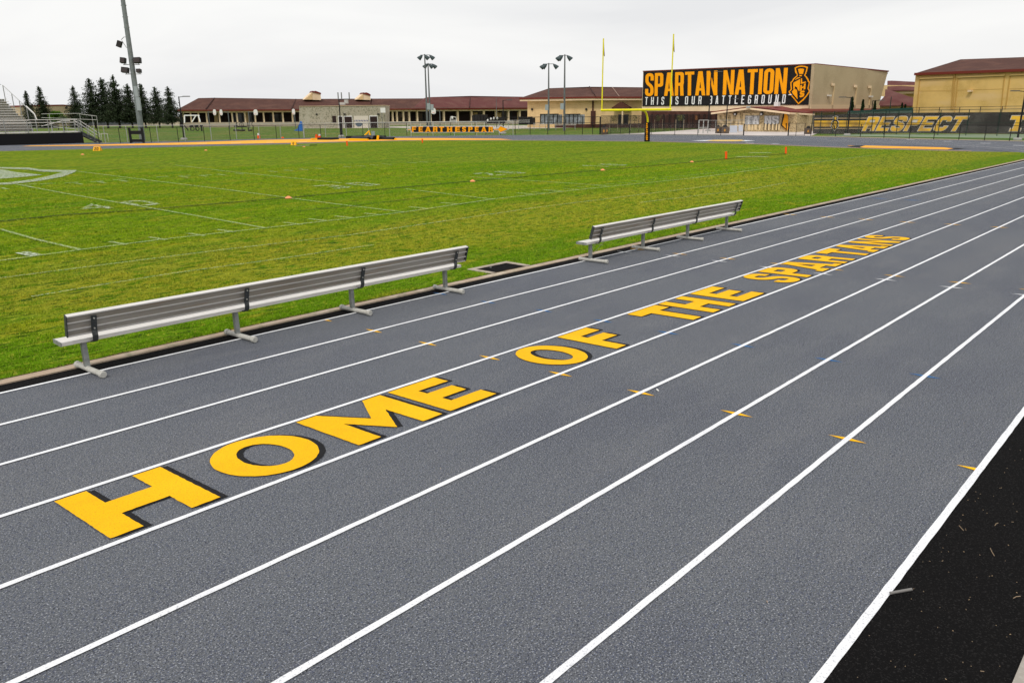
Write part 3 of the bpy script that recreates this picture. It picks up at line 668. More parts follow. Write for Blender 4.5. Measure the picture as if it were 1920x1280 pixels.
def text_on(F, quad, text, w, t, gap, space, d, mats, parent, name='lettering', r=.12, narrow=None, th=None, slant=0, serif=0, outline=0, shadow=None, d_step=.03):
    """quad = pixel corners (TL, TR, BR, BL) of the whole word; each glyph its own piece of one lettering part"""
    c = [Vector(F.q(*p, d)) for p in quad]; L, W_ = layout(text, w, t, gap, space, r, th, narrow, serif)
    def mp(u, v): return (c[3].lerp(c[2], u)).lerp(c[0].lerp(c[1], u), v)
    def build(off, dd, m, nm, e=0):
        mb = MB()
        for x, G in L:
            for i, (ou, ho) in enumerate(G):
                oo = grow(ou, e) if e else ou; hh = [] if e else ho
                mb.prism(oo, hh, lambda a, b, dz: F.P(*mp((x+a+off[0]+slant*(b-.5))/W_, b+off[1]), dz), dd+.006*i)
        return mb.build(nm, m, parent, fix=False)
    if outline: build((0, 0), d, mats[1], name+'_outline', outline)
    if shadow: build(shadow[0], d+d_step*.5, shadow[1], name+'_shadow', shadow[2])
    return build((0, 0), d+d_step, mats[0], name)

# ---- long classroom building behind everything on the left
F1 = Fac(335, 185, 990, 222)
tb = thing('classroom_building', F1.base(560), 'long low classroom building with brown hip roof and cream colonnade behind the grey block hut', 'building')
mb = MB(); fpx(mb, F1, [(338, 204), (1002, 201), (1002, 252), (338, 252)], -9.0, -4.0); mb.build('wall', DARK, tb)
mb = MB(); fpx(mb, F1, [(336, 206), (990, 202.6), (990, 207.6), (336, 212)], -.6, 0); mb.build('fascia', CREAML, tb)
def roofmesh(F, eave, ridge, back, m, parent, name='roof', ov=.6, trim=True):
    """eave, ridge: pixel polylines; ridge lies back metres behind the wall plane"""
    e = [F.P(*F.q(x, y, ov), ov) for x, y in eave]; rg = [F.P(*F.q(x, y, -back), -back) for x, y in ridge]
    be = [F.P(F.q(x, y, ov)[0], F.q(x, y, ov)[1], -2*back-ov) for x, y in eave]
    mb = MB(); slab(mb, e+rg[::-1]); slab(mb, be+rg[::-1]); 
    mb.add([e[0], be[0], rg[0]], [(0, 1, 2)]); mb.add([e[-1], be[-1], rg[-1]], [(0, 1, 2)])
    o = mb.build(name, m, parent)
    if trim:
        mb = MB()
        for a, b in zip(e, e[1:]): mb.box((a+b)/2+F.n*.05-Vector((0, 0, .1)), ((b-a).length, .12, .30), (b-a))
        mb.build('gutter', RTRIM, o)
    return o
roofmesh(F1, [(331, 206.5), (440, 206.3), (560, 205.8), (990, 202.5)], [(372, 184.2), (402, 183.6), (560, 185.8), (1000, 184)], 9, ROOF, tb)
for a, b in (((386, 205), (402, 184.4)), ((547, 204.5), (555, 186.5)), ((697, 186), (694, 203)), ((880, 202), (882, 181.4))):
    A = F1.P(*F1.q(*a, .55), .55); B = F1.P(*F1.q(b[0], b[1], -8.9), -8.9); MB().tube([A+Vector((0, 0, .06)), B+Vector((0, 0, .06))], .12, 5).build('ridge_cap', mat('ridge_cap', (.05, .02, .017), .8), tb)
# second raised roof wing on the right part
roofmesh(F1, [(772, 204.6), (992, 203)], [(800, 182.6), (882, 180.2), (1000, 182)], 8, ROOFM, tb)
for x in (345, 358.5, 373, 388, 412, 436, 445, 460, 479, 495, 513, 531, 549, 737, 745, 757, 768, 783, 808, 833, 859, 885, 908, 931, 954, 975):
    w = 1.35
    fpart('column', F1, (x-w, x+w, 207, 240), -1.3, -.4, CREAML, tb)
for (x0, x1, y0) in ((437, 476, 213), (505, 530, 214), (747, 772, 212), (780, 800, 212), (884, 906, 209), (938, 960, 208)):
    p = fpart('window', F1, (x0, x1, y0, 231), -3.99, -3.9, GLASS, tb)
for (x0, x1) in ((460, 468), (402, 409), (888, 896), (932, 940), (970, 976)):
    fpart('door', F1, (x0, x1, 211, 240), -3.98, -3.85, CREAM, tb)
# two cupolas and three flues on the roof
for k, (x0, x1, y0) in enumerate(((570, 602, 170.5), (668, 695, 173.5))):
    mb = MB(); xm = x0+(x1-x0)*.52
    fpx(mb, F1, [(x0, 187), (xm, y0+1.5), (x1-1, y0+5.5), (x1, 188)], -9.5, -6); v = mb.build('roof_vent', CREAML, tb)
    mb = MB(); fpx(mb, F1, [(xm-2, y0+2.5), (xm, y0), (xm+3, y0+1.5), (xm+5, y0), (xm+9, y0+1.5), (x1, y0+4), (x1, y0+6.5), (xm, y0+2.8)], -9.7, -5.8); mb.build('tile_cap', RTRIM, v)
    mb = MB(); fpx(mb, F1, [(x0+2, 187), (xm-1, y0+4), (xm-1, 187)], -5.98, -5.9); mb.build('louver', CREAM, v)
for x in (633.5, 639.8, 654.3):
    mb = MB(); a = F1.P(*F1.q(x, 187, -8), -8); b = F1.P(*F1.q(x, 173.5, -8), -8); a.x, a.y = b.x, b.y; mb.tube([a, b], .16, 8); mb.build('flue', GALV, tb)
# ---- low retaining wall in front of the colonnade
Fw = Fac(335, 172, 700, 185)
mb = MB(); fpx(mb, Fw, [(344, 230), (985, 227), (985, 250), (344, 250)], -.3, 0)
o = mb.build('low_wall', mat('beige_block_wall', (.46, .39, .30), .9, [(1.2, (.38, .32, .25), .45, .65, 4, (1, 1, 2))]), loc=Fw.base(450)); tag(o, 'low beige retaining wall between the lawn and the colonnade', 'wall')

# ---- grey split-block hut
F2 = Fac(561, 158, 722, 158)
tb = thing('block_hut', F2.base(640), 'grey split-face block hut with flat roof and dark doors in front of the classrooms', 'building')
mb = MB(); fpx(mb, F2, [(561, 200), (722, 198), (722, 250), (561, 250)], -6, 0); mb.build('wall', BLOCK, tb)
mb = MB(); fpx(mb, F2, [(560.5, 199), (722.5, 197.2), (722.5, 198.4), (560.5, 200.2)], -6.1, .12); mb.build('parapet', mat('parapet_tan', (.48, .36, .24), .8), tb)
for x0, x1, y0 in ((634.5, 643, 217.5), (645, 661, 217.5), (693, 708.5, 217)):
    f = fpart('door', F2, (x0, x1, y0, 241), .003, .10, WHITEP, tb)
    fpart('panel', F2, (x0+1, x1-1, y0+1.5, 240), .101, .14, DARK, f)
fpart('doorway', F2, (623, 630, 217.5, 230), .003, .08, DARK, tb)
fpart('window', F2, (664, 691, 217.5, 241), .003, .06, mat('pale_hatch', (.62, .56, .48), .8), tb)
fpart('wall_lamp', F2, (643.5, 647.5, 213, 215.2), .003, .35, LAMPH, tb); fpart('wall_lamp', F2, (707, 711, 213, 215.2), .003, .35, LAMPH, tb)
fpart('vent', F2, (592, 595, 213, 216), .003, .12, LAMPH, tb)
mb = MB()
for i in range(9):
    x = 664+i*3; mb.cur = 0; fpx(mb, F2, [(x, 228.2), (x+1.3, 228.2), (x+2.4, 225.2), (x+1.1, 225.2)], .065, .09)
mb.build('mural_stripe', mat('navy_paint', (.03, .05, .2), .7), tb)
mb = MB(); fpx(mb, F2, [(666, 231.5), (671, 229.5), (677, 230), (680, 233), (677, 237), (671, 238), (667, 235)], .065, .09); mb.build('mural_disc', mat('mural_blue', (.10, .13, .17), .7), tb)
mb = MB(); P = F2.P(*F2.q(641.5, 194.5, -3), -3); mb.box(P, (1.3, 1, .5), F2.u); mb.tube([P+F2.u*.9, P+F2.u*.9+Vector((0, 0, .75))], .45, 10); mb.build('roof_fan', mat('fan_metal', (.45, .44, .42), .5, metal=.3), tb)

# ---- cream hall in the middle
F3 = Fac(985, 162, 1210, 153)
tb = thing('cream_hall', F3.base(1090), 'cream stucco hall with brown hip roof between the colonnade and the black banner building', 'building')
mb = MB(); fpx(mb, F3, [(989, 188), (1203, 187), (1203, 250), (989, 250)], -16, 0); mb.build('wall', CREAM, tb)
mb = MB(); fpx(mb, F3, [(974.5, 184), (1102, 181.8), (1203.5, 182), (1203.5, 188), (1102, 188.3), (974.5, 190)], -.3, 1.3); mb.build('fascia', CREAML, tb)
roofmesh(F3, [(974, 184.3), (1102, 182), (1204, 182)], [(1030, 165.7), (1105, 163), (1204, 164)], 9, ROOF, tb, ov=1.35)
for i, (a, b) in enumerate((((1105, 163.3), (1117, 182)), ((1148, 164.8), (1161, 182)))):
    MB().tube([F3.P(*F3.q(*a, -8.9), -8.9)+Vector((0, 0, .1)), F3.P(*F3.q(*b, 1.3), 1.3)+Vector((0, 0, .1))], .09, 5).build('ridge_cap', mat('pale_ridge', (.30, .20, .16), .8) if i else MATS['ridge_cap'], tb)
fpart('downpipe', F3, (1110.2, 1112.6, 188, 209), .005, .25, MAROON, tb)
fpart('brick_pier', F3, (1107.5, 1115.5, 208, 234), .005, .5, MAROON, tb)
for x in (998, 1099.5): 
    mb = MB(); P = F3.P(*F3.q(x, 205.2, 0), .005); mb.tube([P, P+F3.n*.25], .22, 12); mb.build('round_vent', LAMPH, tb)
mb = MB(); e = [F3.P(*F3.q(x, y, 2), 2) for x, y in ((1147, 202), (1163, 191.3), (1180, 201.5))]; e2 = [p-F3.n*2.0 for p in e]
slab(mb, [e[0], e[1], e2[1], e2[0]], .25); slab(mb, [e[1], e[2], e2[2], e2[1]], .25); mb.add([p-Vector((0, 0, .2)) for p in e]+[p-Vector((0, 0, .2))-F3.n*.2 for p in e], [(0, 1, 2), (5, 4, 3)]); mb.build('porch_roof', mat('porch_brown', (.10, .04, .028), .8), tb)
fpart('porch_column', F3, (1165.5, 1168, 203, 233), 1.5, 1.9, CREAML, tb)
for x0, x1 in ((1159, 1165), (1169, 1178)): fpart('door', F3, (x0, x1, 215, 233), .005, .08, GLASS, tb)
fpart('brick_base', F3, (1040, 1202, 233, 244), .005, .06, MAROON, tb)

# ---- banner building
F4 = Fac(1204, 146, 1524, 127); F4s = Fac(1524, 127, 1661, 150)
tb = thing('gymnasium', F4.base(1400), 'tan gymnasium carrying the giant black and orange banner', 'building')
cr_ = F4.base(1524)
mb = MB(); fpx(mb, F4, [(1206, 134), (1527.5, 120.5), (1517, 260), (1202, 250)], -.5, 0); mb.build('front_wall', CREAML, tb)
mb = MB(); fpx(mb, F4s, [(1527.5, 120.5), (1665, 134), (1648, 197), (1643, 250), (1517, 260)], -.5, 0); mb.build('side_wall', TAN, tb)
mb = MB(); a = F4.P(*F4.q(1206, 134), 0); b = F4.P(*F4.q(1527.5, 120.5), 0); c = F4s.P(*F4s.q(1665, 134), 0); d = a+(c-b); slab(mb, [a-Vector((0, 0, .3)), b-Vector((0, 0, .3)), c-Vector((0, 0, .3)), d-Vector((0, 0, .3))], .2); mb.build('flat_roof', ROOF, tb)
mb = MB()
mb.box((b+c)/2+F4s.n*.06, ((c-b).length, .25, .22), c-b); mb.box((a+b)/2+F4.n*.06, ((b-a).length, .25, .16), b-a); mb.build('roof_edge', RTRIM, tb)
mb = MB(); fpx(mb, F4, [(1203, 208.5), (1521, 209), (1518, 254), (1202, 248)], .005, .12); mb.build('brick_band', MAROON, tb)
for x in range(1209, 1345, 11): fpart('pilaster', F4, (x, x+2, 214, 240), .125, .4, mat('dark_brick', (.04, .02, .018), .9), tb)
fpart('door', F4, (1268, 1284, 215, 240), .125, .2, GLASS, tb)
fpart('wall_plaque', F4, (1304, 1311, 217, 225), .125, .2, mat('orange_brown', (.35, .14, .05), .8), tb)
for x, y0 in ((1563, 158), (1605, 161), (1632, 162.5)):
    fpart('conduit', F4s, (x-1, x+1, y0, 205), .005, .12, mat('conduit_tan', (.60, .45, .26), .7), tb); fpart('conduit_box', F4s, (x-2.2, x+2.2, y0-1.5, y0+3), .13, .3, CREAML, tb)
for x, y in ((1557.5, 180), (1635.5, 181.5)): fpart('wall_lamp', F4s, (x-2, x+2, y-2, y+1), .005, .45, BWHITE, tb)
mb = MB(); fpx(mb, F4s, [(1521, 196.5), (1650, 197.5), (1650, 203.5), (1520, 205)], .005, .12); mb.build('string_course', mat('tan_trim', (.58, .45, .28), .8), tb)
roofmesh(F4s, [(1500, 208.5), (1646, 207)], [(1520, 203), (1650, 203)], 1, RTRIM, tb, name='lean_to_roof', ov=3.0, trim=False)
# banner (lies on the wall: its own thing)
bn = thing('banner', F4.P(*F4.q(1365, 165, 0), .1), 'giant black banner reading SPARTAN NATION in orange with helmet emblem', 'banner')
mb = MB(); fpx(mb, F4, [(1206.5, 135.2), (1526, 121.7), (1519.5, 196.5), (1204.3, 199.3)], .004, .12); mb.build('panel', BANK, bn)
text_on(F4, [(1210.5, 138.3), (1326, 133.2), (1343, 178.3), (1209.2, 180.6)][:0] or [(1210.5, 138.2), (1345.5, 132.7), (1345.0, 178.9), (1209.5, 180.6)], 'SPARTAN', .36, .135, .045, .2, .13, [BANO], bn, 'headline', r=.16, th=.125, narrow={'A': .40, 'T': .37, 'N': .42})
text_on(F4, [(1357, 132.2), (1477.5, 127.5), (1474.0, 176.2), (1355, 178.2)], 'NATION', .36, .135, .045, .2, .13, [BANO], bn, 'headline', r=.16, th=.125, narrow={'A': .40, 'T': .37, 'N': .42, 'I': .15})
for q, s_ in (([(1210, 182.5), (1246, 181.8), (1245, 196.5), (1209.3, 197)], 'THIS'), ([(1258.5, 181.5), (1272.5, 181.2), (1272, 196.2), (1257.8, 196.4)], 'IS'), ([(1285, 181), (1316, 180.3), (1315, 195.8), (1284.2, 196.1)], 'OUR'), ([(1330.5, 180), (1474, 177.3), (1472, 194.2), (1329.5, 195.6)], 'BATTLEGROUND')):
    text_on(F4, q, s_, .42, .135, .50, .6, .13, [BANW], bn, 'subline', r=.13, th=.12, narrow={'I': .15})
# helmet emblem: pixel outlines taken from the banner
def Z8(L): return [(1460+x/12.8, 110+y/12.8) for x, y in L]
outer = Z8([(383, 225), (430, 195), (490, 178), (560, 172), (640, 182), (705, 205), (690, 260), (678, 320), (663, 330), (665, 365), (650, 375), (640, 408), (680, 440), (715, 500), (730, 540), (750, 560), (735, 640), (718, 715), (758, 785), (740, 815), (690, 890), (600, 1000), (472, 1100), (380, 985), (290, 890), (235, 800), (275, 755), (290, 735), (283, 640), (280, 570), (315, 545), (350, 480), (420, 420), (440, 405), (425, 365), (405, 355), (395, 330)])
inner = Z8([(412, 240), (450, 215), (500, 203), (560, 200), (620, 207), (668, 225), (655, 290), (640, 340), (632, 365), (610, 405), (655, 460), (690, 525), (700, 555), (722, 580), (708, 650), (690, 725), (725, 785), (660, 885), (580, 975), (474, 1068), (400, 975), (320, 880), (262, 800), (300, 765), (318, 740), (310, 650), (308, 585), (335, 560), (370, 500), (430, 445), (462, 410), (440, 340)])
mb = MB(); fpx(mb, F4, outer, .16, holes=[inner]); mb.build('emblem_outline', BANO, bn, fix=False)
mb = MB()
for L in ([(462, 255), (500, 245), (560, 240), (612, 255), (585, 372), (495, 372)], [(490, 398), (562, 396), (550, 428), (505, 428)], [(385, 527), (415, 485), (460, 455), (522, 448), (500, 470), (440, 490)],
          [(348, 600), (360, 575), (430, 540), (515, 492), (512, 600), (500, 790), (475, 770), (455, 740), (440, 690), (385, 665), (388, 705), (352, 745)],
          [(315, 800), (355, 750), (380, 720), (440, 760), (455, 980), (430, 950), (350, 860)]):
    fpx(mb, F4, Z8(L), .16)
mb.build('emblem_helmet', BANO, bn, fix=False)
for ch, qd in (('L', [(535, 478), (605, 458), (660, 580), (530, 612)]), ('H', [(520, 648), (650, 595), (642, 735), (515, 785)]), ('S', [(515, 790), (628, 765), (612, 905), (498, 942)])):
    text_on(F4, Z8(qd), ch, .9, .3, .1, .1, .13, [BANO], bn, 'emblem_letter', r=.1, th=.24)
fpart('bolt_light', F4, (1478.5, 1484, 177, 178.8), .17, .5, BANW, bn)

# ---- small stone kiosk in front of the banner building
F5 = Fac(1344, 119, 1490, 112)
F5b = Fac(1490, 112, 1532, 119)
tb = thing('stone_kiosk', F5.base(1420), 'low stone kiosk with red gable roof and faded painted lettering under the banner', 'building')
mb = MB(); fpx(mb, F5, [(1345, 211.5), (1405, 203), (1494, 212), (1494, 256), (1345, 250)], -5, 0); mb.build('wall', STONE, tb)
mb = MB(); fpx(mb, F5b, [(1492, 213), (1525, 213), (1525, 256), (1492, 256)], -3, 0); mb.build('side_wall', STONE, tb)
mb = MB(); bk_ = -6
e = [F5.P(*F5.q(x, y, 1.2), 1.2) for x, y in ((1334, 209.5), (1405, 200.0), (1482, 209.0))]; e2 = [p-F5.n*7 for p in e]
slab(mb, [e[0], e[1], e2[1], e2[0]], .2); slab(mb, [e[1], e[2], e2[2], e2[1]], .2)
g = F5b.P(*F5b.q(1526, 211.5, .8), .8); slab(mb, [e[2], g, g-F5b.n*5+Vector((0, 0, 1)), e[1]-F5.n*2+Vector((0, 0, -.1)), e[1]], .15); mb.build('roof', mat('red_metal_roof', (.17, .028, .02), .6, [(.8, (.12, .02, .016), .45, .65)]), tb)
mb = MB()
for a, b in ((e[0], e[1]), (e[1], e[2])): mb.box((a+b)/2+F5.n*.08-Vector((0, 0, .28)), ((b-a).length, .14, .26), b-a)
mb.box((e[2]+g)/2+F5b.n*.08-Vector((0, 0, .28)), ((g-e[2]).length, .14, .24), g-e[2]); mb.build('fascia', CREAML, tb)
text_on(F5, [(1345, 212.5), (1424, 212.0), (1424, 244.5), (1345, 243)], 'SPART', .38, .12, .06, .2, .03, [STONEP], tb, 'mural_letter', r=.15, th=.11, d_step=.01)
for x0, x1 in ((1396.5, 1423.5), (1433, 1461)):
    f = fpart('shutter', F5, (x0, x1, 217, 233.5), .005, .09, SHUT, tb); 
text_on(F5, [(1398, 217.5), (1423, 217.5), (1423, 233), (1398, 233)], 'TA', .5, .15, .08, .2, .095, [GREYP], tb, 'shutter_letter', r=.1, d_step=.01)
text_on(F5, [(1434, 217.5), (1460, 217.5), (1460, 233), (1434, 233)], 'NS', .5, .15, .08, .2, .095, [GREYP], tb, 'shutter_letter', r=.1, d_step=.01)
for x in (1378.5, 1427.8):
    mb = MB(); P = F5.P(*F5.q(x, 213.8, .2), .005); mb.tube([P, P+F5.n*.3], .26, 12); l = mb.build('round_lamp', LAMPH, tb); mb = MB(); mb.tube([P+F5.n*.3-Vector((0, 0, .05)), P+F5.n*.34-Vector((0, 0, .05))], .15, 10); mb.build('lens', WHITEP, l)
for x in range(1402, 1424, 7): fpart('painted_stripe', F5, (x, x+3, 234, 244.5), .005, .03, STONEP, tb)
for i, x in enumerate((1433.5, 1440, 1447, 1454, 1459)):
    fpart('painted_post', F5, (x, x+3.2, 232.5, 244.5), .095, .13, STONEP, tb); fpart('painted_gap', F5, (x-1.2, x, 231, 244.5), .095, .14, BLACKM, tb)
mb = MB(); fpx(mb, F5, [(1467, 216), (1474, 212), (1477.5, 219), (1477, 243.5), (1473, 244.5), (1464.5, 236), (1466.5, 228), (1470, 220)], .03, .08); mb.build('painted_helmet', mat('mural_orange', (.85, .36, .02), .8), tb)
mb = MB(); fpx(mb, F5, [(1468.5, 213), (1470.5, 212), (1470, 220), (1467.6, 228), (1466.4, 234.5), (1473.5, 242), (1473.2, 231), (1475.2, 231), (1475, 245), (1464.3, 236), (1465.6, 227)], .085, .11); mb.build('painted_outline', BLACKM, tb)
fpart('ridge_light', F5, (1399, 1406, 199.8, 202.4), 1.25, 1.6, GREYM, tb)
fpart('roof_unit', F5, (1451, 1459, 191.5, 199.2), -3.0, -2.0, WHITEP, tb)
text_on(F5b, [(1495, 214), (1523, 213.5), (1523, 236), (1495, 237)], 'ATHL', .42, .13, .1, .2, .03, [STONEP], tb, 'mural_letter', r=.1, d_step=.01)

# ---- roofs between the two big blocks
F6 = Fac(1640, 158, 1725, 150)
tb = thing('entrance_building', F6.base(1690), 'low building with stacked maroon roofs in the gap between the two gymnasiums', 'building')
mb = MB(); fpx(mb, F6, [(1642, 198), (1712, 198), (1712, 250), (1642, 250)], -8, 0); mb.build('wall', CREAM, tb)
mb = MB(); e = lambda x, y, d: F6.P(*F6.q(x, y, d), d)
slab(mb, [e(1642, 198.2, .6), e(1687, 197.3, .6), e(1659, 180, -3)]); slab(mb, [e(1687, 197.6, .4), e(1713, 198.5, .4), e(1716, 185, -4), e(1670, 169.5, -8), e(1660, 167.5, -8), e(1659, 180, -3)], .2); mb.build('roof', ROOFM, tb)
mb = MB(); fpx(mb, F6, [(1650, 160), (1720, 160), (1720, 195), (1650, 180)], -20, -14, dq=-14); mb.build('upper_wall', CREAM, tb)
mb = MB(); fpx(mb, F6, [(1671, 170.5), (1720, 169.5), (1720, 175.2), (1690, 176)], -13.9, -12.5, dq=-12.5); mb.build('fascia', CREAML, tb)
mb = MB(); slab(mb, [e(1664, 169.5, -12), e(1706, 168.5, -12), e(1673, 151.5, -17), e(1664, 151.8, -17)]); slab(mb, [e(1706, 168.8, -12), e(1722, 169, -12), e(1722, 154, -17), e(1673, 151.5, -17)]); mb.build('upper_roof', ROOFM, tb)

# ---- big yellow gymnasium on the right
F7 = Fac(1712, 138, 1990, 118)
tb = thing('yellow_gymnasium', F7.base(1800), 'large yellow stucco gymnasium with brown roof at the right edge', 'building')
mb = MB(); fpx(mb, F7, [(1717, 138), (1921, 130.8), (2100, 124.5), (2100, 262), (1706, 258)], -22, 0); mb.build('wall', YELW, tb)
mb = MB(); ev = [F7.P(*F7.q(x, y, .5), .5) for x, y in ((1715, 138), (2110, 123.5))]; rg = [F7.P(*F7.q(x, y, -11), -11) for x, y in ((1801, 111.6), (2110, 100.5))]
slab(mb, [ev[0], ev[1], rg[1], rg[0]], .3); bk = [ev[0]-F7.n*23, ev[1]-F7.n*23]; slab(mb, [ev[0], rg[0], bk[0]], .3); slab(mb, [bk[0], bk[1], rg[1], rg[0]], .3); rf = mb.build('roof', ROOF, tb)
mb = MB(); mb.box((ev[0]+ev[1])/2+F7.n*.06-Vector((0, 0, .12)), ((ev[1]-ev[0]).length, .15, .42), ev[1]-ev[0]); mb.build('gutter', RTRIM, rf)
YTR = mat('yellow_trim', (.72, .50, .20), .85)
def seg(F, a, b, w, d0, d1, m, nm, parent):
    A, B = Vector(F.q(*a, d1)), Vector(F.q(*b, d1)); mid = (A+B)/2; dd = (B-A); mb = MB()
    mb.box(F.P(mid.x, mid.y, (d0+d1)/2), (dd.length, w, d1-d0), F.u*dd.x+Vector((0, 0, dd.y)), F.n); return mb.build(nm, m, parent)
for L in (((1724.5, 147.5), (1787, 145)), ((1796, 145), (1883.5, 141.3)), ((1893.5, 141), (1990, 137))):
    seg(F7, L[0], L[1], .22, .004, .26, YTR, 'wall_rib', tb)
    seg(F7, (L[0][0], L[0][1]+1.4), (L[1][0], L[1][1]+1.4), .10, .004, .10, mat('rib_shade_paint', (.20, .10, .03), .9), 'rib_shade', tb)  # dark strip below each rib: the rib's shade painted onto the wall
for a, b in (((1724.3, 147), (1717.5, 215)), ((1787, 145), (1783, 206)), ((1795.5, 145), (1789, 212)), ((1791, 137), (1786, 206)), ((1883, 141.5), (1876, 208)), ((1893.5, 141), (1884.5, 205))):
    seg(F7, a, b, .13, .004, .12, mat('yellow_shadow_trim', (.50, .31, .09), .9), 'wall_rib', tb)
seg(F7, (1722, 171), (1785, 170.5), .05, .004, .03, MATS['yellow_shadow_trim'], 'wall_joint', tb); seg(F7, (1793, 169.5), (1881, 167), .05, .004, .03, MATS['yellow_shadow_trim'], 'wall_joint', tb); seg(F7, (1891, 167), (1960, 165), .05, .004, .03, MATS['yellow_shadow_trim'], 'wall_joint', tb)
fpart('wall_lamp', F7, (1814, 1820.5, 169, 172.6), .005, .6, CREAML, tb)

# ---- far left: tan hall, long low wall
F8 = Fac(30, 230, 135, 250)
tb = thing('tan_hall', F8.base(90), 'low tan hall with red roof edge behind the bleachers and left conifers', 'building')
mb = MB(); fpx(mb, F8, [(38, 199.5), (70, 198.5), (100, 198), (118, 197.2), (150, 200), (150, 240), (38, 240)], -12, 0); mb.build('wall', TAN, tb)
mb = MB(); fpx(mb, F8, [(38, 198.5), (70, 197.5), (118, 196.3), (151, 199), (151, 201), (118, 198.6), (38, 200.8)], -12.2, .15); mb.build('roof_edge', RTRIM, tb)
fpart('wall_lamp', F8, (124, 127, 201, 204), .005, .4, LAMPH, tb)
F9 = Fac(130, 250, 345, 235)
mb = MB(); fpx(mb, F9, [(150, 221), (345, 219), (345, 242), (150, 242)], -.4, 0)
o = mb.build('boundary_wall', mat('far_beige_wall', (.52, .45, .34), .9, [(.3, (.40, .35, .27), .45, .6)]), loc=F9.base(240)); tag(o, 'long beige boundary wall seen between the conifer trunks', 'wall')
mb = MB(); fpx(mb, F9, [(150, 226), (262, 224.5), (262, 234), (150, 236)], 3, 3.2)
o = mb.build('dark_boundary_fence', mat('slate_slats', (.07, .075, .085), .8), loc=F9.base(200)); tag(o, 'dark slate fence panel low behind the trunks of the conifer row', 'fence')

# ================================================================== trees and shrubs
def leafmesh(name, C, N, size, mats, parent, mi=None, seed=0):
    """C: (n,3) centres; little two-sided leaf quads turned at random"""
    g = np.random.default_rng(seed); n = len(C); a = g.normal(size=(n, 3)); a /= np.linalg.norm(a, axis=1)[:, None]
    b = np.cross(a, g.normal(size=(n, 3))); b /= np.linalg.norm(b, axis=1)[:, None]
    s = (size*(.6+.8*g.random(n)))[:, None] if np.isscalar(size) else (size*(.6+.8*g.random(n)))[:, None]
    V = np.stack([C-a*s-b*s*.25, C+a*s*.9-b*s*.45, C+a*s*1.1+b*s*.3, C-a*s*.8+b*s*.5], 1).astype(np.float32)
    me = bpy.data.meshes.new(name); me.vertices.add(n*4); me.vertices.foreach_set('co', V.reshape(-1)); me.loops.add(n*4)
    me.loops.foreach_set('vertex_index', np.arange(n*4, dtype=np.int32)); me.polygons.add(n)
    me.polygons.foreach_set('loop_start', np.arange(0, n*4, 4, dtype=np.int32)); me.polygons.foreach_set('loop_total', np.full(n, 4, np.int32))
    for m in mats: me.materials.append(m)
    if mi is not None: me.polygons.foreach_set('material_index', mi.astype(np.int32))
    me.update(); me.validate(); o = bpy.data.objects.new(name, me); COL.objects.link(o); o.parent = parent; return o
def conifer(loc, label, H, R, seed, bare=.12, group='conifers in a row across the lawn'):
    t = thing('conifer', loc, label, 'tree', group); g = random.Random(seed); o0 = Vector(loc)
    mb = MB(); mb.tube([o0, o0+Vector((.03*H*g.uniform(-.2, .2), 0, H*.5)), o0+Vector((0, 0, H*.97))], [H*.022, H*.014, .03], 8); tr = mb.build('trunk', BARK, t)
    lm = MB(); C = []; MI = []
    z = bare*H
    while z < H*.985:
        f = (z/H-bare)/(1-bare); rr_ = R*(1-f)**.72*(1.0 if f > .12 else .72+f*2.3)*g.uniform(.78, 1.18)+.10; nb = max(4, int(11*(1-f)+4)); a0 = g.uniform(0, 6.28)
        for k in range(nb):
            if g.random() < .20: continue
            a = a0+6.283*k/nb+g.uniform(-.3, .3); L = rr_*g.uniform(.6, 1.14); dr = g.uniform(-.30, .02) if f < .7 else g.uniform(-.1, .45)
            d = Vector((math.cos(a), math.sin(a), dr)); p0 = o0+Vector((0, 0, z)); 
            if L > .8: lm.tube([p0, p0+d*L*.85+Vector((0, 0, .06*L))], [.03+L*.008, .008], 4, cap=False)
            m = int(8+L*14)
            for i in range(m):
                s = (i+.5)/m; sp = .32*(L*s*.30+.14)
                c = d*(L*s)+Vector((g.gauss(0, sp), g.gauss(0, sp), g.gauss(0, .16)-.10*s*L*.3))+Vector((0, 0, z)); C.append(c); MI.append(1 if s > .80 and g.random() < .4 else 0)
        z += H*.026*g.uniform(.75, 1.25)
    lm.build('limb', BARK, t)
    leafmesh('crown', np.array([tuple(c) for c in C]), None, .15*H/12, [LEAF, LEAFB], t, np.array(MI), seed)
    return t
def tree_at(px, D): return gp(px, D)
TREES = [(57, 171, 235, 20, 210, 'small conifer right behind the bleacher railing, leftmost of the conifers'), (83, 163, 236, 29, 190, 'single conifer in front of the middle of the tan hall'),
 (146, 163, 236, 31, 190, 'lone conifer at the right end of the tan hall'), (178, 149, 236, 38, 175, 'broad dense conifer, leftmost of the seven standing close together'),
 (201, 146, 237, 33, 177, 'tall conifer, second of the seven standing close together'), (223, 144, 238, 37, 172, 'tallest conifer, third of the seven standing close together'),
 (247, 158, 239, 32, 172, 'thin topped conifer just left of the tall floodlight mast'), (272, 158, 239, 31, 170, 'sparse conifer half behind the tall floodlight mast'),
 (298, 163, 240, 32, 168, 'airy conifer between the floodlight mast and the last conifer'), (322, 163, 241, 31, 166, 'last conifer beside the black street lamp and brown roof')]
for i, (px, yt, yb, wd, D, lab) in enumerate(TREES):
    b = gp(px, D); top = at(px, yt, D=D); H = (top.z-b.z)*1.0
    conifer(b, lab, H, wd*D/FPX*.80, 11+i, bare=.03 if i < 3 else .17)
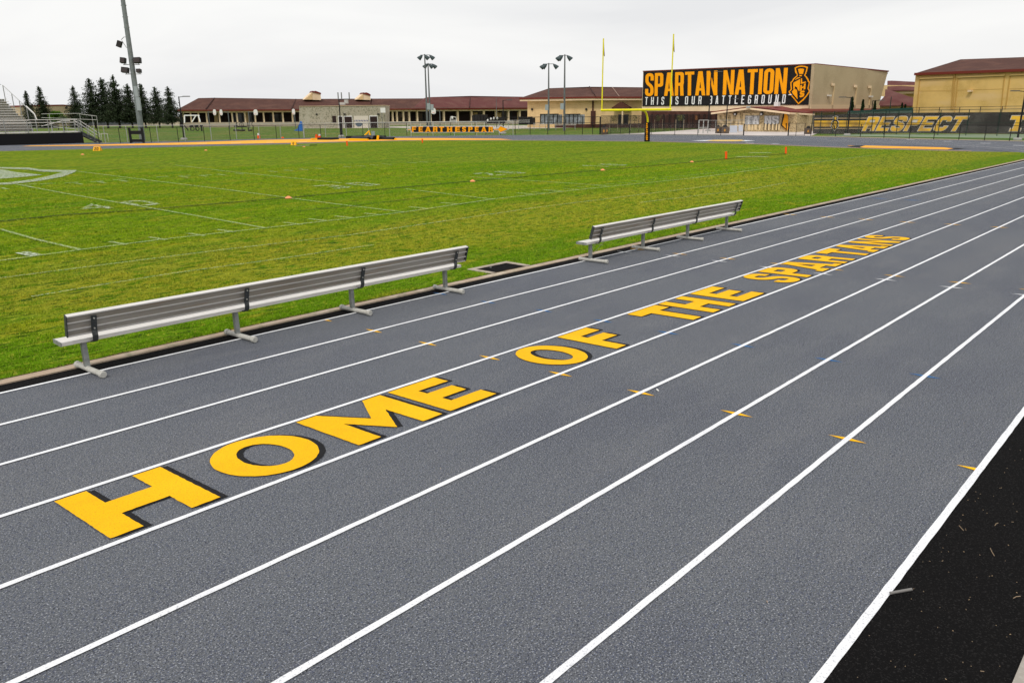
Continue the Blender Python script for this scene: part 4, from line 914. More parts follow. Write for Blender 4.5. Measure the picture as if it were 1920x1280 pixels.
def shrub(name, loc, label, cat, H, R, m, n, seed, grp=None, shape='col', leaf=.09):
    t = thing(name, loc, label, cat, grp); g = np.random.default_rng(seed); o0 = Vector(loc)
    mb = MB(); mb.tube([o0, o0+Vector((.02, .01, H*.7))], [max(.04, R*.08), .02], 6); mb.build('trunk', BARK, t)
    u = g.normal(size=(n, 3)); u /= np.linalg.norm(u, axis=1)[:, None]; r = g.random(n)**.4
    bump = 1+.22*np.sin(u[:, 0]*7+seed)*np.sin(u[:, 1]*6+u[:, 2]*9)
    if shape == 'col':
        z = g.random(n)*H; a = g.random(n)*6.283; pr = np.clip(np.sqrt(np.clip(1-z/H, 0, 1))*1.15, 0, 1)*(.7+.3*np.sin(z*5+a*3))
        C = np.stack([np.cos(a)*R*r*pr, np.sin(a)*R*r*pr, z+.1], 1)
    else: C = np.stack([u[:, 0]*R*r*bump, u[:, 1]*R*r*bump, H-R*.9+u[:, 2]*R*.8*r*bump], 1)
    leafmesh('crown', C, None, leaf, [m], t, None, seed); return t
b = gp(107, 150); shrub('garden_tree', b, 'small bright green tree between the two conifers in front of the tan hall', 'tree', at(107, 208, D=150).z-b.z, 1.3, LEAFG, 2600, 5, shape='ball', leaf=.13)
b = gp(118, 140); shrub('low_shrub', b, 'low grey green shrub behind the ramp railing', 'shrub', at(118, 217, D=140).z-b.z, .9, mat('grey_green_leaves', (.09, .12, .05), .9), 1400, 6, shape='ball', leaf=.10)
for i, (px, yt, D, w, lab) in enumerate(((1594, 184, 116, 11, 'tall dark cypress right behind the black lamp post by the tan wall'), (1614.5, 189, 118, 9, 'dark cypress in the middle of the tan side wall'), (1637, 191, 120, 9, 'dark cypress at the right end of the tan side wall'), (1688, 195, 124, 5, 'narrow dark cypress left of the pair by the maroon roofs'), (1694, 198, 124, 7, 'bushier dark cypress of the pair by the maroon roofs'))):
    b = gp(px, D); shrub('cypress', b, lab, 'tree', at(px, yt, D=D).z-b.z, w*D/FPX*.55, LEAFD, 2600, 30+i, 'dark cypresses along the gymnasium walls', leaf=.11)
for i, (px, D, lab) in enumerate(((1151, 122, 'staked young tree left of the hall porch'), (1190, 124, 'staked young tree right of the hall porch'), (1235, 122, 'staked sapling left of the dark brick doors'), (1275, 121, 'staked sapling in front of the dark brick doors'))):
    b = gp(px, D); t = thing('young_tree', b, lab, 'tree', 'staked saplings behind the black fence')
    for dx in (-.45, .45): MB().tube([b+Vector((dx, -dx, 0)), b+Vector((dx, -dx, 1.7))], .035, 5).build('stake', mat('pale_stake', (.45, .35, .25), .9), t)
    MB().tube([b, b+Vector((0, 0, 1.8))], .03, 5).build('trunk', BARK, t)
    g = np.random.default_rng(90+i); C = np.stack([g.normal(size=140)*.25, g.normal(size=140)*.25, 1.5+g.random(140)*.9], 1); leafmesh('crown', C, None, .07, [mat('pale_leaves', (.14, .14, .05), .9)], t, None, i)

# ================================================================== paved areas beyond the track
sheet('pavement', xy([(1130, 252.6), (1200, 252.4), (1300, 253.2), (1400, 254.4), (1520, 254.9), (1545, 246.5), (1420, 239.5), (1340, 240), (1262, 246), (1200, 249.8)]), PAVE, .004)
sheet('courtyard', xy([(980, 241.5), (1100, 239.5), (1200, 238), (1340, 240.2), (1500, 245), (1500, 243), (1340, 236), (1100, 234), (900, 236), (560, 238.5), (560, 241), (750, 240), (900, 243)]), mat('dusty_paving', (.50, .45, .38), .9), .003)
sheet('tennis_court', xy([(1535, 249.3), (1990, 249.5), (1990, 258.8), (1700, 256.2), (1560, 255.4)][:0] or [(1540, 254.5), (1620, 252.2), (1990, 252.5), (1990, 260.3), (1700, 256.8)]), TEAL, .005)
sheet('verge', xy([(1540, 255.3), (1700, 257.3), (1910, 261.3), (1990, 263), (1990, 266.5), (1900, 263.6), (1700, 259.2), (1530, 254.9)]), mat('verge_turf', (.05, .11, .008), .95), .009)
sheet('far_curb', xy([(1520, 255.2), (1700, 259.6), (1900, 264.0), (1960, 265.5), (1960, 266.6), (1900, 265.1), (1700, 260.7), (1520, 256.0)]), CONC, .016)
strip('turf_border', xy([(760, 263.6), (1000, 263.2), (1213, 265.1), (1400, 269.5), (1560, 276), (1700, 280.6), (1822, 283.6)]), .35, mat('ochre_border', (.62, .36, .16), .9), .007)
sheet('runway', xy([(40, 274.6), (190, 273.5), (360, 271.5), (540, 268.2), (690, 265.0), (760, 263.2), (905, 262.6), (960, 262.4), (940, 260.6), (740, 259.2), (600, 260.6), (500, 262.6), (360, 267.2), (190, 271.2), (60, 273.2)]), ORG, .010)
for x0, x1, y in ((370, 388, 269.3), (432, 451, 268.4), (499, 513, 267.3), (560, 576, 266.4), (617, 634, 265.3), (240, 252, 270.5), (300, 316, 269.3)):
    strip('runway_mark', xy([(x0, y), (x1, y-.2)]), .35, WHT, .016)
sheet('takeoff_pad', xy([(1588, 273.5), (1620, 277.2), (1776, 280.8), (1791, 279.2), (1770, 276.8), (1620, 273.2)]), ORG, .012)
sheet('takeoff_pad', xy([(1588, 274.6), (1600, 276.5), (1618, 277.4), (1612, 276), (1622, 273.4), (1608, 273)]), BLK, .014)
sheet('takeoff_pad', xy([(1776, 280.9), (1792, 278), (1800, 278), (1812, 278.6), (1790, 280.8)]), BLK, .014)
for x0, x1, y in ((1700, 1715, 262), (1769, 1785, 265.2), (1838, 1857, 268.8), (1900, 1921, 272.8), (1398, 1414, 268.6), (1447, 1461, 270)):
    strip('relay_mark', xy([(x0, y), (x1, y+.4)]), .42, WHT, .012)
sheet('track_emblem', xy([(1296, 264), (1330, 263), (1345, 262.6), (1350, 264.2), (1325, 264.9)]), WHT, .012)
sheet('track_emblem', xy([(1322, 264.7), (1340, 262.6), (1390, 262.6), (1398, 264.2), (1382, 265.4), (1345, 265.4)]), mat('gold_track_paint', (.75, .48, .10), .8, [(3, (.55, .45, .3), .5, .6)]), .016)
sheet('track_emblem', xy([(1396, 263.2), (1416, 264.4), (1398, 265.0), (1385, 264.9)]), WHT, .013)

# ================================================================== fences
def interp(L, x):
    for a, b in zip(L, L[1:]):
        if x <= b[0]: t = (x-a[0])/(b[0]-a[0]); return a[1]+(b[1]-a[1])*t
    return L[-1][1]
def fence(name, label, base, posts, h, pm, mm, pr=.035, rails=(1.0,), mesh=True, cat='fence', thick=None, group=None):
    """base: pixel polyline on the ground; posts: pixel columns"""
    P = [hit(x, interp(base, x)) for x in posts]
    t = thing(name, P[0], label, cat, group)
    hs = h if isinstance(h, (list, tuple)) else [h]*len(P)
    for i, p in enumerate(P):
        r = pr if not thick or i not in thick else pr*2.2
        MB().tube([p-Vector((0, 0, .05)), p+Vector((0, 0, hs[i]))], r, 7).build('post', pm, t)
    for k in rails:
        mb = MB(); mb.tube([p+Vector((0, 0, hs[i]*k)) for i, p in enumerate(P)], pr*.75, 6); mb.build('rail', pm, t)
    if mesh:
        mb = MB(); n = len(P); mb.add([p+Vector((0, 0, .03)) for p in P]+[p+Vector((0, 0, hs[i]*.995)) for i, p in enumerate(P)], [(i, i+1, n+i+1, n+i) for i in range(n-1)]); mb.build('mesh_panel', mm, t, fix=False)
    return t
def hpx(base, x, ytop):
    p = hit(x, interp(base, x)); return at(x, ytop, D=dep(p)).z-p.z
bA = [(185, 269.5), (284, 267.3), (384, 264.8), (477, 262.2), (561, 259.5), (620, 258.5)]
fence('track_fence', 'low black chain link fence along the far straight from the bleacher stairs past the lawn', bA, (186, 226, 284, 335, 384, 432, 477, 519, 561, 602, 640), hpx(bA, 384, 237.5), BLACKM, CHB, rails=(1.0,))
bS = [(190, 268), (348, 264.5), (444, 261.5), (527, 259), (620, 257), (960, 253.2)]
fence('lawn_fence', 'silver chain link fence just behind the low black fence along the lawn', bS, (198, 240, 297, 348, 397, 444, 487, 527, 570.5, 611, 650, 692, 731, 771, 812, 852, 894, 936, 962), hpx(bS, 570, 231.5), SILV, CHS, rails=(1.0,), pr=.04, thick=(8,))
bB = [(640, 256.6), (720, 256), (763, 254.5), (850, 253.4), (966, 252.6)]
fence('track_fence', 'low black fence section on which the spear sign hangs', bB, (640, 681, 722, 763, 802, 845, 891, 938), hpx(bB, 722, 231), BLACKM, CHB, rails=(1.0,))
bC = [(900, 252.6), (1000, 252.2), (1111, 251.8), (1145, 251.5)]
fence('tall_fence', 'taller black chain link fence between the spear sign and the brown bin', bC, (911, 938, 966, 994, 1027, 1059, 1092, 1111, 1125), hpx(bC, 1027, 219.5), BLACKM, CHB, rails=(1.0, .66), thick=(8,), pr=.045)
bD = [(1125, 251.5), (1180, 250), (1262, 245.5), (1340, 241)]
fence('tall_fence', 'tall black fence running back along the pavement towards the dark brick wall', bD, (1126, 1145, 1163, 1181, 1197, 1213, 1229, 1245, 1257, 1270, 1282, 1294, 1306, 1318, 1330, 1341), hpx(bD, 1181, 217), BLACKM, CHD, rails=(1.0, .5))
bE = [(1125, 252), (1221, 252.6), (1308, 253.4), (1396, 254.2)]
fence('track_fence', 'low black chain link fence behind the goal post ending at the open gate', bE, (1135, 1180, 1221, 1265, 1308, 1351, 1394), hpx(bE, 1265, 232), BLACKM, CHS, rails=(1.0, .04), thick=(6,))
bF = [(1477, 254.8), (1520, 255.2), (1612, 257.8), (1704, 260.5), (1797, 262.5), (1930, 265.4)]
fence('gate_panel', 'black framed gate leaf right of the opening to the kiosk', [(1477, 254.8), (1508, 254.6)], (1477.5, 1492, 1508), hpx(bF, 1490, 231.5), BLACKM, CHS, rails=(1.0, .05), thick=(0,), cat='gate')
fence('track_fence', 'low black chain link fence along the outer bend in front of the respect windscreen', bF, (1520, 1566, 1612.6, 1657, 1704.5, 1750.5, 1797.5, 1845.5, 1892.6, 1940), hpx(bF, 1704, 234), BLACKM, CHS, rails=(1.0,), pr=.04)
bG = [(1306, 250.6), (1342, 250)]
fence('silver_gate', 'bright silver frame gate with three posts left of the brown bins', bG, (1309.5, 1318, 1326.5), hpx(bG, 1318, 225.5), SILV, CHS, rails=(1.0, .45), pr=.07, cat='gate', mesh=False)
fence('kiosk_fence', 'thin silver fence between the silver gate and the gate opening', [(1326, 250), (1402, 248.5)], (1327, 1341, 1369, 1384, 1400), hpx([(1326, 250), (1402, 248.5)], 1369, 225.5), SILV, CHS, rails=(1.0,), pr=.03)
# banner fences round the tennis courts
def curtain(name, label, base, top_px, bot_px, m, cat, d=.0, th=.02):
    P = [hit(x, interp(base, x)) for x, _ in base]; D = [dep(p) for p in P]
    up = [at(x, interp(top_px, x), D=dd) for (x, _), dd in zip(base, D)]; lo = [at(x, interp(bot_px, x), D=dd) for (x, _), dd in zip(base, D)]
    return P, up, lo
FW = Fac(1525, 104, 1990, 90)
ws = thing('windscreen', FW.base(1700), 'long dark windscreen with gold lettering RESPECT hung on the tennis court fence', 'banner')
mb = MB(); fpx(mb, FW, [(1525, 216.5), (1600, 213.5), (1700, 211.8), (1920, 210.3), (2000, 210), (2000, 252.2), (1900, 251.5), (1700, 249.5), (1600, 251.0), (1524, 253)], -.03, 0); mb.build('cloth', SCREEN, ws)
for y0, y1, m in ((221, 222.5, SCRT), (226, 237.3, SCRG), (240.2, 241.7, SCRT)):
    mb = MB(); fpx(mb, FW, [(1527, y0+.5), (1640, y0), (1640, y1), (1527, y1+.5)], .004, .012); mb.build('stripe', m, ws)
for y0, y1 in ((224, 226), (237.5, 240)):
    mb = MB(); fpx(mb, FW, [(1527, y0+.5), (1640, y0), (1640, y1), (1527, y1+.5)], .004, .010); mb.build('stripe', BLK, ws)
WQ = [(1628, 219.5), (1816.5, 218.5), (1800, 246), (1617, 245.5)]
text_on(FW, WQ, 'RESPECT', .84, .24, .15, .2, .05, [SCRG, SCRW], ws, 'slogan', r=.14, th=.19, outline=.04, slant=.04, serif=0, d_step=.06)
text_on(FW, [(1897, 217.5), (1972, 217), (1962, 246.5), (1887, 246)], 'TR', .95, .30, .30, .2, .05, [SCRG, SCRW], ws, 'slogan', r=.10, th=.24, outline=.04, slant=.04, serif=.14, d_step=.06)
ecx = lambda x, y: (1565+(x-495)/520*16.5, 217.5+(y-172)/930*28.5)
mb = MB(); fpx(mb, FW, [ecx((x-1460)*12.8, (y-110)*12.8) for x, y in outer], .10); mb.build('emblem_outline', SCRW, ws, fix=False)
mb = MB(); fpx(mb, FW, [ecx((x-1460)*12.8, (y-110)*12.8) for x, y in inner], .13); mb.build('emblem_ground', BLK, ws, fix=False)
mb = MB()
for L in ([(462, 255), (560, 240), (612, 255), (585, 400), (495, 400)], [(340, 600), (430, 530), (515, 492), (512, 600), (500, 790), (455, 740), (388, 690), (352, 760), (315, 800), (455, 980), (430, 720)], [(535, 478), (640, 560), (650, 700), (625, 880), (520, 960), (530, 700)]):
    fpx(mb, FW, [ecx(*p) for p in L], .16)
mb.build('emblem_helmet', SCRG, ws, fix=False)
def court_fence(label, F, posts, ytop, ybase, pm, off, rails=(0,)):
    pts = []
    for x in posts:
        a, z = F.q(x, interp(ytop, x), off); p = F.P(a, 0, off); pts.append((Vector((p.x, p.y, T(p.y))), z))
    t = thing('court_fence', pts[0][0], label, 'fence')
    for p, z in pts: MB().tube([p, Vector((p.x, p.y, z))], .045, 7).build('post', pm, t)
    mb = MB(); mb.tube([Vector((p.x, p.y, z)) for p, z in pts], .032, 6); mb.build('rail', pm, t)
    mb = MB(); mb.tube([Vector((p.x, p.y, z-(z-p.z)*.5)) for p, z in pts], .025, 6); mb.build('rail', pm, t)
    n = len(pts); mb = MB(); mb.add([p for p, z in pts]+[Vector((p.x, p.y, z)) for p, z in pts], [(i, i+1, n+i+1, n+i) for i in range(n-1)]); mb.build('mesh_panel', CHS, t, fix=False)
court_fence('dark green tennis court fence in front carrying the windscreen', FW, (1525, 1541, 1565, 1590, 1614, 1638, 1662, 1686, 1712, 1765, 1818, 1877, 1936, 1990), [(1525, 209.5), (1600, 208), (1712, 207), (1990, 203.5)], None, DGREEN, .25)
FW2 = Fac(1525, 112, 1990, 100)
court_fence('taller dark tennis court fence behind the windscreen', FW2, (1712, 1724, 1762, 1800, 1839, 1880, 1920, 1960, 1990), [(1700, 202), (1800, 201), (1990, 198)], None, BLACKM, .1)
mb = MB(); fpx(mb, FW2, [(1590, 210.5), (1712, 204), (1712, 216), (1590, 217)], -.3, 0); o = mb.build('court_awning', mat('pale_green_sheet', (.16, .24, .22), .7), loc=FW2.base(1650)); tag(o, 'pale green sheet along the back of the court below the cypresses', 'awning')
mb = MB(); fpx(mb, FW2, [(1590, 208.5), (1712, 201.8), (1712, 205.5), (1590, 211)], .05, .4); o = mb.build('court_canopy', TEALD, loc=FW2.base(1650)+FW2.n); tag(o, 'dark teal canopy edge above the pale green sheet', 'canopy')
# spear sign
FS = Fac(763, dep(hit(763, 256))-1.2, 955, dep(hit(955, 254))-1.2)
sp = thing('spear_sign', FS.base(860), 'orange FEAR THE SPEAR sign shaped like a spear hanging on the low black fence', 'sign')
def arrow(e):
    return [(763-e, 242.8-e*.3), (771, 242-e), (771, 237-e), (925+e, 237.2-e), (925+e, 241.6-e), (934, 241-e), (938-e*.5, 235.8-e*1.3), (953.5+e*1.5, 242.4), (938-e*.5, 249.2+e*1.3), (934, 244.2+e), (925+e, 244+e), (925+e, 248+e), (771-e, 248.3+e), (771-e, 244.2+e), (763-e, 244+e*.3)]
mb = MB(); fpx(mb, FS, arrow(.55), .10, .14); mb.build('white_border', BANW, sp)
mb = MB(); fpx(mb, FS, arrow(-.35), .145, .16); mb.build('black_ground', BANK, sp)
mb = MB(); fpx(mb, FS, [(764.5, 242.9), (771.5, 242.8), (771.5, 244), (764.5, 244)], .165, .175); fpx(mb, FS, [(926, 242.2), (934, 242.1), (938, 237), (951.5, 242.4), (938, 248), (934, 243.4), (926, 243.8)], .165, .175); mb.build('spear', BANO, sp)
for q, s_ in (([(772.5, 237.6), (820, 237.6), (820, 247.6), (772.5, 247.6)], 'FEAR'), ([(823, 237.7), (863, 237.7), (863, 247.6), (823, 247.6)], 'THE'), ([(866.5, 237.8), (924, 237.8), (924, 247.6), (866.5, 247.6)], 'SPEAR')):
    text_on(FS, q, s_, .72, .24, .42, .2, .18, [BANO], sp, 'lettering', r=.16, th=.20, serif=.07, d_step=.02, narrow={'A': .88, 'S': .68})
# slats fanning on the high fence: posts behind the sign hold it
# ================================================================== goal post
gb = hit(1213, 265.5); gb.z = T(gb.y)
gD = dep(gb)
barD = gD-1.6
gt = thing('goal_post', gb, 'yellow gooseneck football goal post with black padded base reading SPARTANS', 'goal post')
pl, pr_ = at(1128.5, 205.5, D=barD), at(1256.5, 207.0, D=barD-.5)
zl = (pl.z+pr_.z)/2; pl.z = pr_.z = zl; bd = (pr_-pl).normalized()
MB().tube([pl-bd*.12, pr_+bd*.12], .115, 12).build('crossbar', YSTEEL, gt, smooth=True)
for p, yt, xt in ((pl, 76, 1131), (pr_, 68, 1262.5)):
    D_ = dep(p); zt = at(xt, yt, D=D_).z
    u_ = MB().tube([p, Vector((p.x, p.y, zt))], .062, 10).build('upright', YSTEEL, gt, smooth=True)
    mb = MB(); mb.add([Vector((p.x+.06, p.y-.02, zt-.1)), Vector((p.x+.08, p.y-.06, zt-.9)), Vector((p.x+.10, p.y-.14, zt-1.7)), Vector((p.x+.05, p.y-.05, zt-1.6)), Vector((p.x+.05, p.y-.01, zt-.8))], [(0, 1, 2, 3, 4)]); mb.build('wind_ribbon', mat('brown_ribbon', (.12, .06, .02), .8), u_)
mid = pl.lerp(pr_, .60)
g0 = Vector((gb.x, gb.y, gb.z)); nk = [Vector((g0.x, g0.y, g0.z+1.2)), Vector((g0.x, g0.y, zl-1.25))]
for k in range(1, 9):
    a = math.pi/2*k/8; nk.append(Vector((g0.x, g0.y, zl-1.25)).lerp(Vector((mid.x, mid.y, zl-1.25)), 1-math.cos(a))+Vector((0, 0, 1.2*math.sin(a))))
MB().tube(nk, .10, 12).build('gooseneck', YSTEEL, gt, smooth=True)
u2 = Vector((math.sin(YAW), -math.cos(YAW), 0)); n2 = -Vector((_f.x, _f.y, 0)).normalized()
hp = at(1213, 229.5, D=gD).z-gb.z
mb = MB(); mb.box(gb+Vector((0, 0, hp/2)), (.50, .50, hp), u2); pad = mb.build('pad', mat('black_pad_vinyl', (.008, .008, .009), .5), gt)
class FP: pass
FPd = Fac(1205, dh(gb)-.25, 1221, dh(gb)-.25)
for i, ch in enumerate('SPARTANS'):
    y0 = 235.2+i*3.55; text_on(FPd, [(1211.2, y0), (1214.4, y0), (1214.4, y0+2.8), (1211.2, y0+2.8)], ch, .8, .26, .1, .1, .03, [BANO], pad, 'pad_letter', r=.1, th=.22)
mb = MB(); fpx(mb, FPd, [(1211.5, 230.8), (1214, 230.8), (1213.6, 231.8), (1214.3, 233), (1212.8, 234.6), (1211.3, 233), (1212, 231.8)], .05); mb.build('pad_emblem', BANO, pad, fix=False)

# ================================================================== pylons, cones, markers
pyl = None
def pylon(px, py, label, ytop):
    p = hit(px, py, .01); h = .46*1.0; t = thing('end_zone_pylon', p, label, 'pylon', 'orange end zone pylons')
    sc = (at(px, ytop, D=dep(p)).z-p.z)/.46
    mb = MB(); mb.box(p+Vector((0, 0, .23*sc+.02)), (.11*sc, .11*sc, .42*sc), (1, .25, 0), (-.06, .06, 1)); mb.build('foam_body', ORANGE, t)
    mb = MB(); mb.box(p+Vector((0, 0, .01)), (.14*sc, .14*sc, .03), (1, .25, 0)); mb.build('base_weight', mat('orange_dark', (.5, .05, .01), .7), t)
pylon(1361, 299, 'orange foam pylon on the near goal line end of the burnt line', 284)
pylon(1473, 289, 'orange foam pylon at the near back corner of the end zone', 275.5)
pylon(651, 274, 'orange foam pylon on the far goal line beside the black and yellow heap', 264.5)
pylon(792, 268.5, 'orange foam pylon at the far back corner below the spear sign', 260.5)
dc = None
for i, (px, py, lab) in enumerate(((541, 373, 'nearest pale orange disc cone on the burnt line'), (886, 341.5, 'second pale orange disc cone along the burnt line'), (1130, 320.5, 'third pale orange disc cone along the burnt line'), (1297, 305, 'orange disc cone closest to the near pylons'), (155, 291, 'tiny orange disc cone below the twenty marker'), (386, 283, 'tiny orange disc cone alone on the far side of the field'), (570, 276.5, 'tiny orange disc cone right of the letter G marker'))):
    p = hit(px, py, .03)
    if dc is None:
        mb = MB(); z = p; mb.tube([z, z+Vector((0, 0, .012)), z+Vector((0, 0, .05)), z+Vector((0, 0, .085))], [.16, .15, .09, .045], 16); dc = mb.build('disc_cone', CONEO, loc=p, smooth=True)
        tag(dc, lab, 'cone', 'orange disc cones on the field'); dc.scale = (.85, .85, .85)
    else:
        c = dc.copy(); COL.objects.link(c); c.location = p; c['label'] = lab
def marker(px, py, ytop, txt, label, w):
    p = hit(px, py, .01); D_ = dep(p); h = at(px, ytop, D=D_).z-p.z; wd = w*D_/FPX; t = thing('yard_marker', p, label, 'marker')
    F = Fac(px-5, D_, px+5, D_); a, _ = F.q(px, py)
    mb = MB(); n_ = F.n
    mb.add([F.P(a-wd/2, p.z, .2), F.P(a+wd/2, p.z, .2), F.P(a+wd*.46, p.z+h, .02), F.P(a-wd*.46, p.z+h, .02), F.P(a-wd/2, p.z, -.3), F.P(a+wd/2, p.z, -.3), F.P(a+wd*.46, p.z+h, -.06), F.P(a-wd*.46, p.z+h, -.06)], [(0, 1, 2, 3), (5, 4, 7, 6), (3, 2, 6, 7), (1, 5, 6, 2), (4, 0, 3, 7)]); mb.build('sandwich_board', mat('marker_orange', (.88, .42, .01), .6), t)
    L, W_ = layout(txt, .62, .17, .2, .2, .2); s = h*.68; mb = MB()
    for x, G in L:
        for ou, ho in G: mb.prism(ou, ho, lambda u, v, d: F.P(a+(x+u-W_/2)*s, p.z+h*.16+v*s, .2-(.18)*((h*.16+v*s)/h)+d), .03)
    mb.build('numeral', BLACKM, t, fix=False)
    mb = MB(); mb.add([F.P(a-wd*.52, p.z, .15), F.P(a-wd*.46, p.z+h, 0), F.P(a-wd*.75, p.z, -.25)], [(0, 1, 2)]); mb.build('side_flap', mat('marker_red', (.30, .02, .01), .6), t)
marker(183, 284, 275.5, '20', 'orange sideline marker with black number 20 in front of the bleacher stairs', 13)
marker(551, 273.2, 265.8, 'G', 'yellow sideline marker with black letter G beside the orange runway', 9.5)
a = hit(553, 274.2, .03); b = hit(594, 273, .03); c = a.lerp(b, .66)
t = thing('down_pole', a, 'thin grey and black pole lying on the turf beside the letter G marker', 'pole'); MB().tube([a, c], .03, 6).build('grey_half', GALV, t); MB().tube([c, b], .045, 6).build('black_half', BLACKM, t)
for px, py, yt, lab, st in ((482, 259.5, 250, 'tall orange delineator post with white top on the lawn', 1), (591, 258, 252.3, 'small plain orange delineator left of the lamp post', 0), (597, 258, 252, 'small white banded delineator left of the lamp post', 1)):
    p = gp(px, 97); h = at(px, yt, D=97).z-p.z; t = thing('delineator', p, lab, 'cone')
    MB().tube([p, p+Vector((0, 0, h*.6))], [.22, .17], 10).build('body', ORANGE, t); MB().tube([p+Vector((0, 0, h*.6)), p+Vector((0, 0, h))], [.165, .13], 10).build('top_band', WHITEP if st else ORANGE, t)
p = gp(527, 97); o = MB().tube([p, p+Vector((0, 0, .15))], [.2, .1], 8).build('small_cone', ORANGE, loc=p); tag(o, 'low orange cone by the fence near the letter G marker', 'cone')

# ================================================================== lamps and masts
def column_top(p, px, py):
    """height at which a vertical through p reaches picture row py"""
    return at(px, py, D=dep(p)-0).z
def street_lamp(px, D, ytop, arm, label, r=.075, armL=1.3, base=True, grp='black street lamps round the track'):
    p = gp(px, D) if D else None
    H = at(px, ytop, D=D).z-p.z
    t = thing('street_lamp', p, label, 'street lamp', grp)
    MB().tube([p, p+Vector((0, 0, H))], [r*1.2, r*.9], 8).build('pole', BLACKM, t, smooth=True)
    d = Vector((math.sin(YAW), -math.cos(YAW), 0))*arm
    MB().tube([p+Vector((0, 0, H-.08)), p+Vector((0, 0, H-.02))+d*armL*.55], .04, 6).build('arm', BLACKM, t)
    MB().box(p+Vector((0, 0, H))+d*(armL*.55+.38), (.80, .34, .10), d).build('lamp_head', mat('lamp_head_grey', (.10, .10, .10), .4), t)
    if base:
        MB().tube([p, p+Vector((0, 0, .10)), p+Vector((0, 0, .24))], [.42, .42, .34], 14).build('concrete_foot', mat('lamp_foot_concrete', (.34, .33, .31), .9), t)
    return t
street_lamp(340.5, 94, 181.5, 1, 'black street lamp at the left end of the classroom roof', armL=1.0)
street_lamp(638, 101, 186.5, 1, 'black street lamp standing in front of the grey block hut', armL=1.2)
street_lamp(943.5, 110, 188, 1, 'slim black street lamp behind the tip of the spear sign', r=.07, armL=1.0)
street_lamp(1328.5, 118, 136, 1, 'tallest black street lamp, crossing the letter N of the banner', r=.085, armL=1.6)
street_lamp(1362, 116, 186, 1, 'shorter black street lamp in front of the kiosk gable', r=.08, armL=1.5, base=False)
street_lamp(1591.5, 96, 182.5, -1, 'black street lamp in front of the windscreen, left of the word respect', r=.085, armL=1.3)
street_lamp(1632.5, 117, 188.5, 1, 'far black street lamp beside the last cypress on the tan wall', r=.07, armL=1.6, base=False)
street_lamp(1914, 80, 171, -1, 'black street lamp at the right picture edge', r=.085, armL=1.3)
p = gp(1666, 106); H = at(1668, 182, D=106).z-p.z; o = MB().tube([p, p+Vector((0, 0, H))], [.07, .05], 8).build('court_pole', DGREEN, loc=p); tag(o, 'plain dark pole rising behind the court fence before the maroon roofs', 'pole')
p = gp(930, 150); 
o = MB().tube([gp(931, 150), gp(931, 150)+Vector((0, 0, at(928, 181, D=150).z-1.0))], [.07, .05], 6).build('thin_mast', POLES, loc=gp(931, 150)); tag(o, 'thin dark mast in front of the brown roof right of the slim street lamp', 'mast')
def court_light(px, D, ytop, ybase, heads, box, label):
    p = gp(px, D); H = at(px, ytop, D=D).z-p.z; t = thing('court_light', p, label, 'floodlight', 'floodlight poles on the far sports courts')
    MB().tube([p, p+Vector((0, 0, H))], [.20, .10], 8).build('pole', POLES, t, smooth=True)
    d = Vector((math.sin(YAW), -math.cos(YAW), 0)); top = p+Vector((0, 0, H-.15))
    MB().tube([top+d*min(heads), top+d*max(heads)], .05, 6).build('crossarm', LAMPG, t)
    for i, x in enumerate(heads):
        c = top+d*x+Vector((-.3*(i % 2), -.2, -.45)); s = 1 if x > 0 else -1
        mb = MB(); mb.tube([c+Vector((0, 0, .40))-d*s*.2, c+Vector((0, 0, .20)), c-Vector((0, 0, .16))+d*s*.42, c-Vector((0, 0, .25))+d*s*.5], [.10, .25, .40, .38], 10); hd = mb.build('lamp_head', LAMPG, t, smooth=True)
    if box: 
        zb = at(px, box[1], D=D).z; zt = at(px, box[0], D=D).z; MB().box(p+d*box[2]+Vector((0, 0, (zb+zt)/2-p.z)), (.55, .4, zt-zb), d).build('control_box', GREYM, t)
court_light(801, 140, 104.5, 238, (-.75, .25, .95), (194, 206, .35), 'left and taller pole of the close pair of court lights above the spear sign')
court_light(806.5, 146, 120.5, 238, (-.45, .45, .85), (196, 207, .45), 'right and shorter pole of the close pair of court lights above the spear sign')
court_light(1028.5, 135, 120.5, 236, (-1.0, -.5, .85), (196.5, 207, -.32), 'shorter court light in front of the left half of the cream hall')
court_light(1058, 128, 105, 236, (-.95, -.5, .4), (194, 205.5, -.40), 'taller court light in front of the middle of the cream hall')
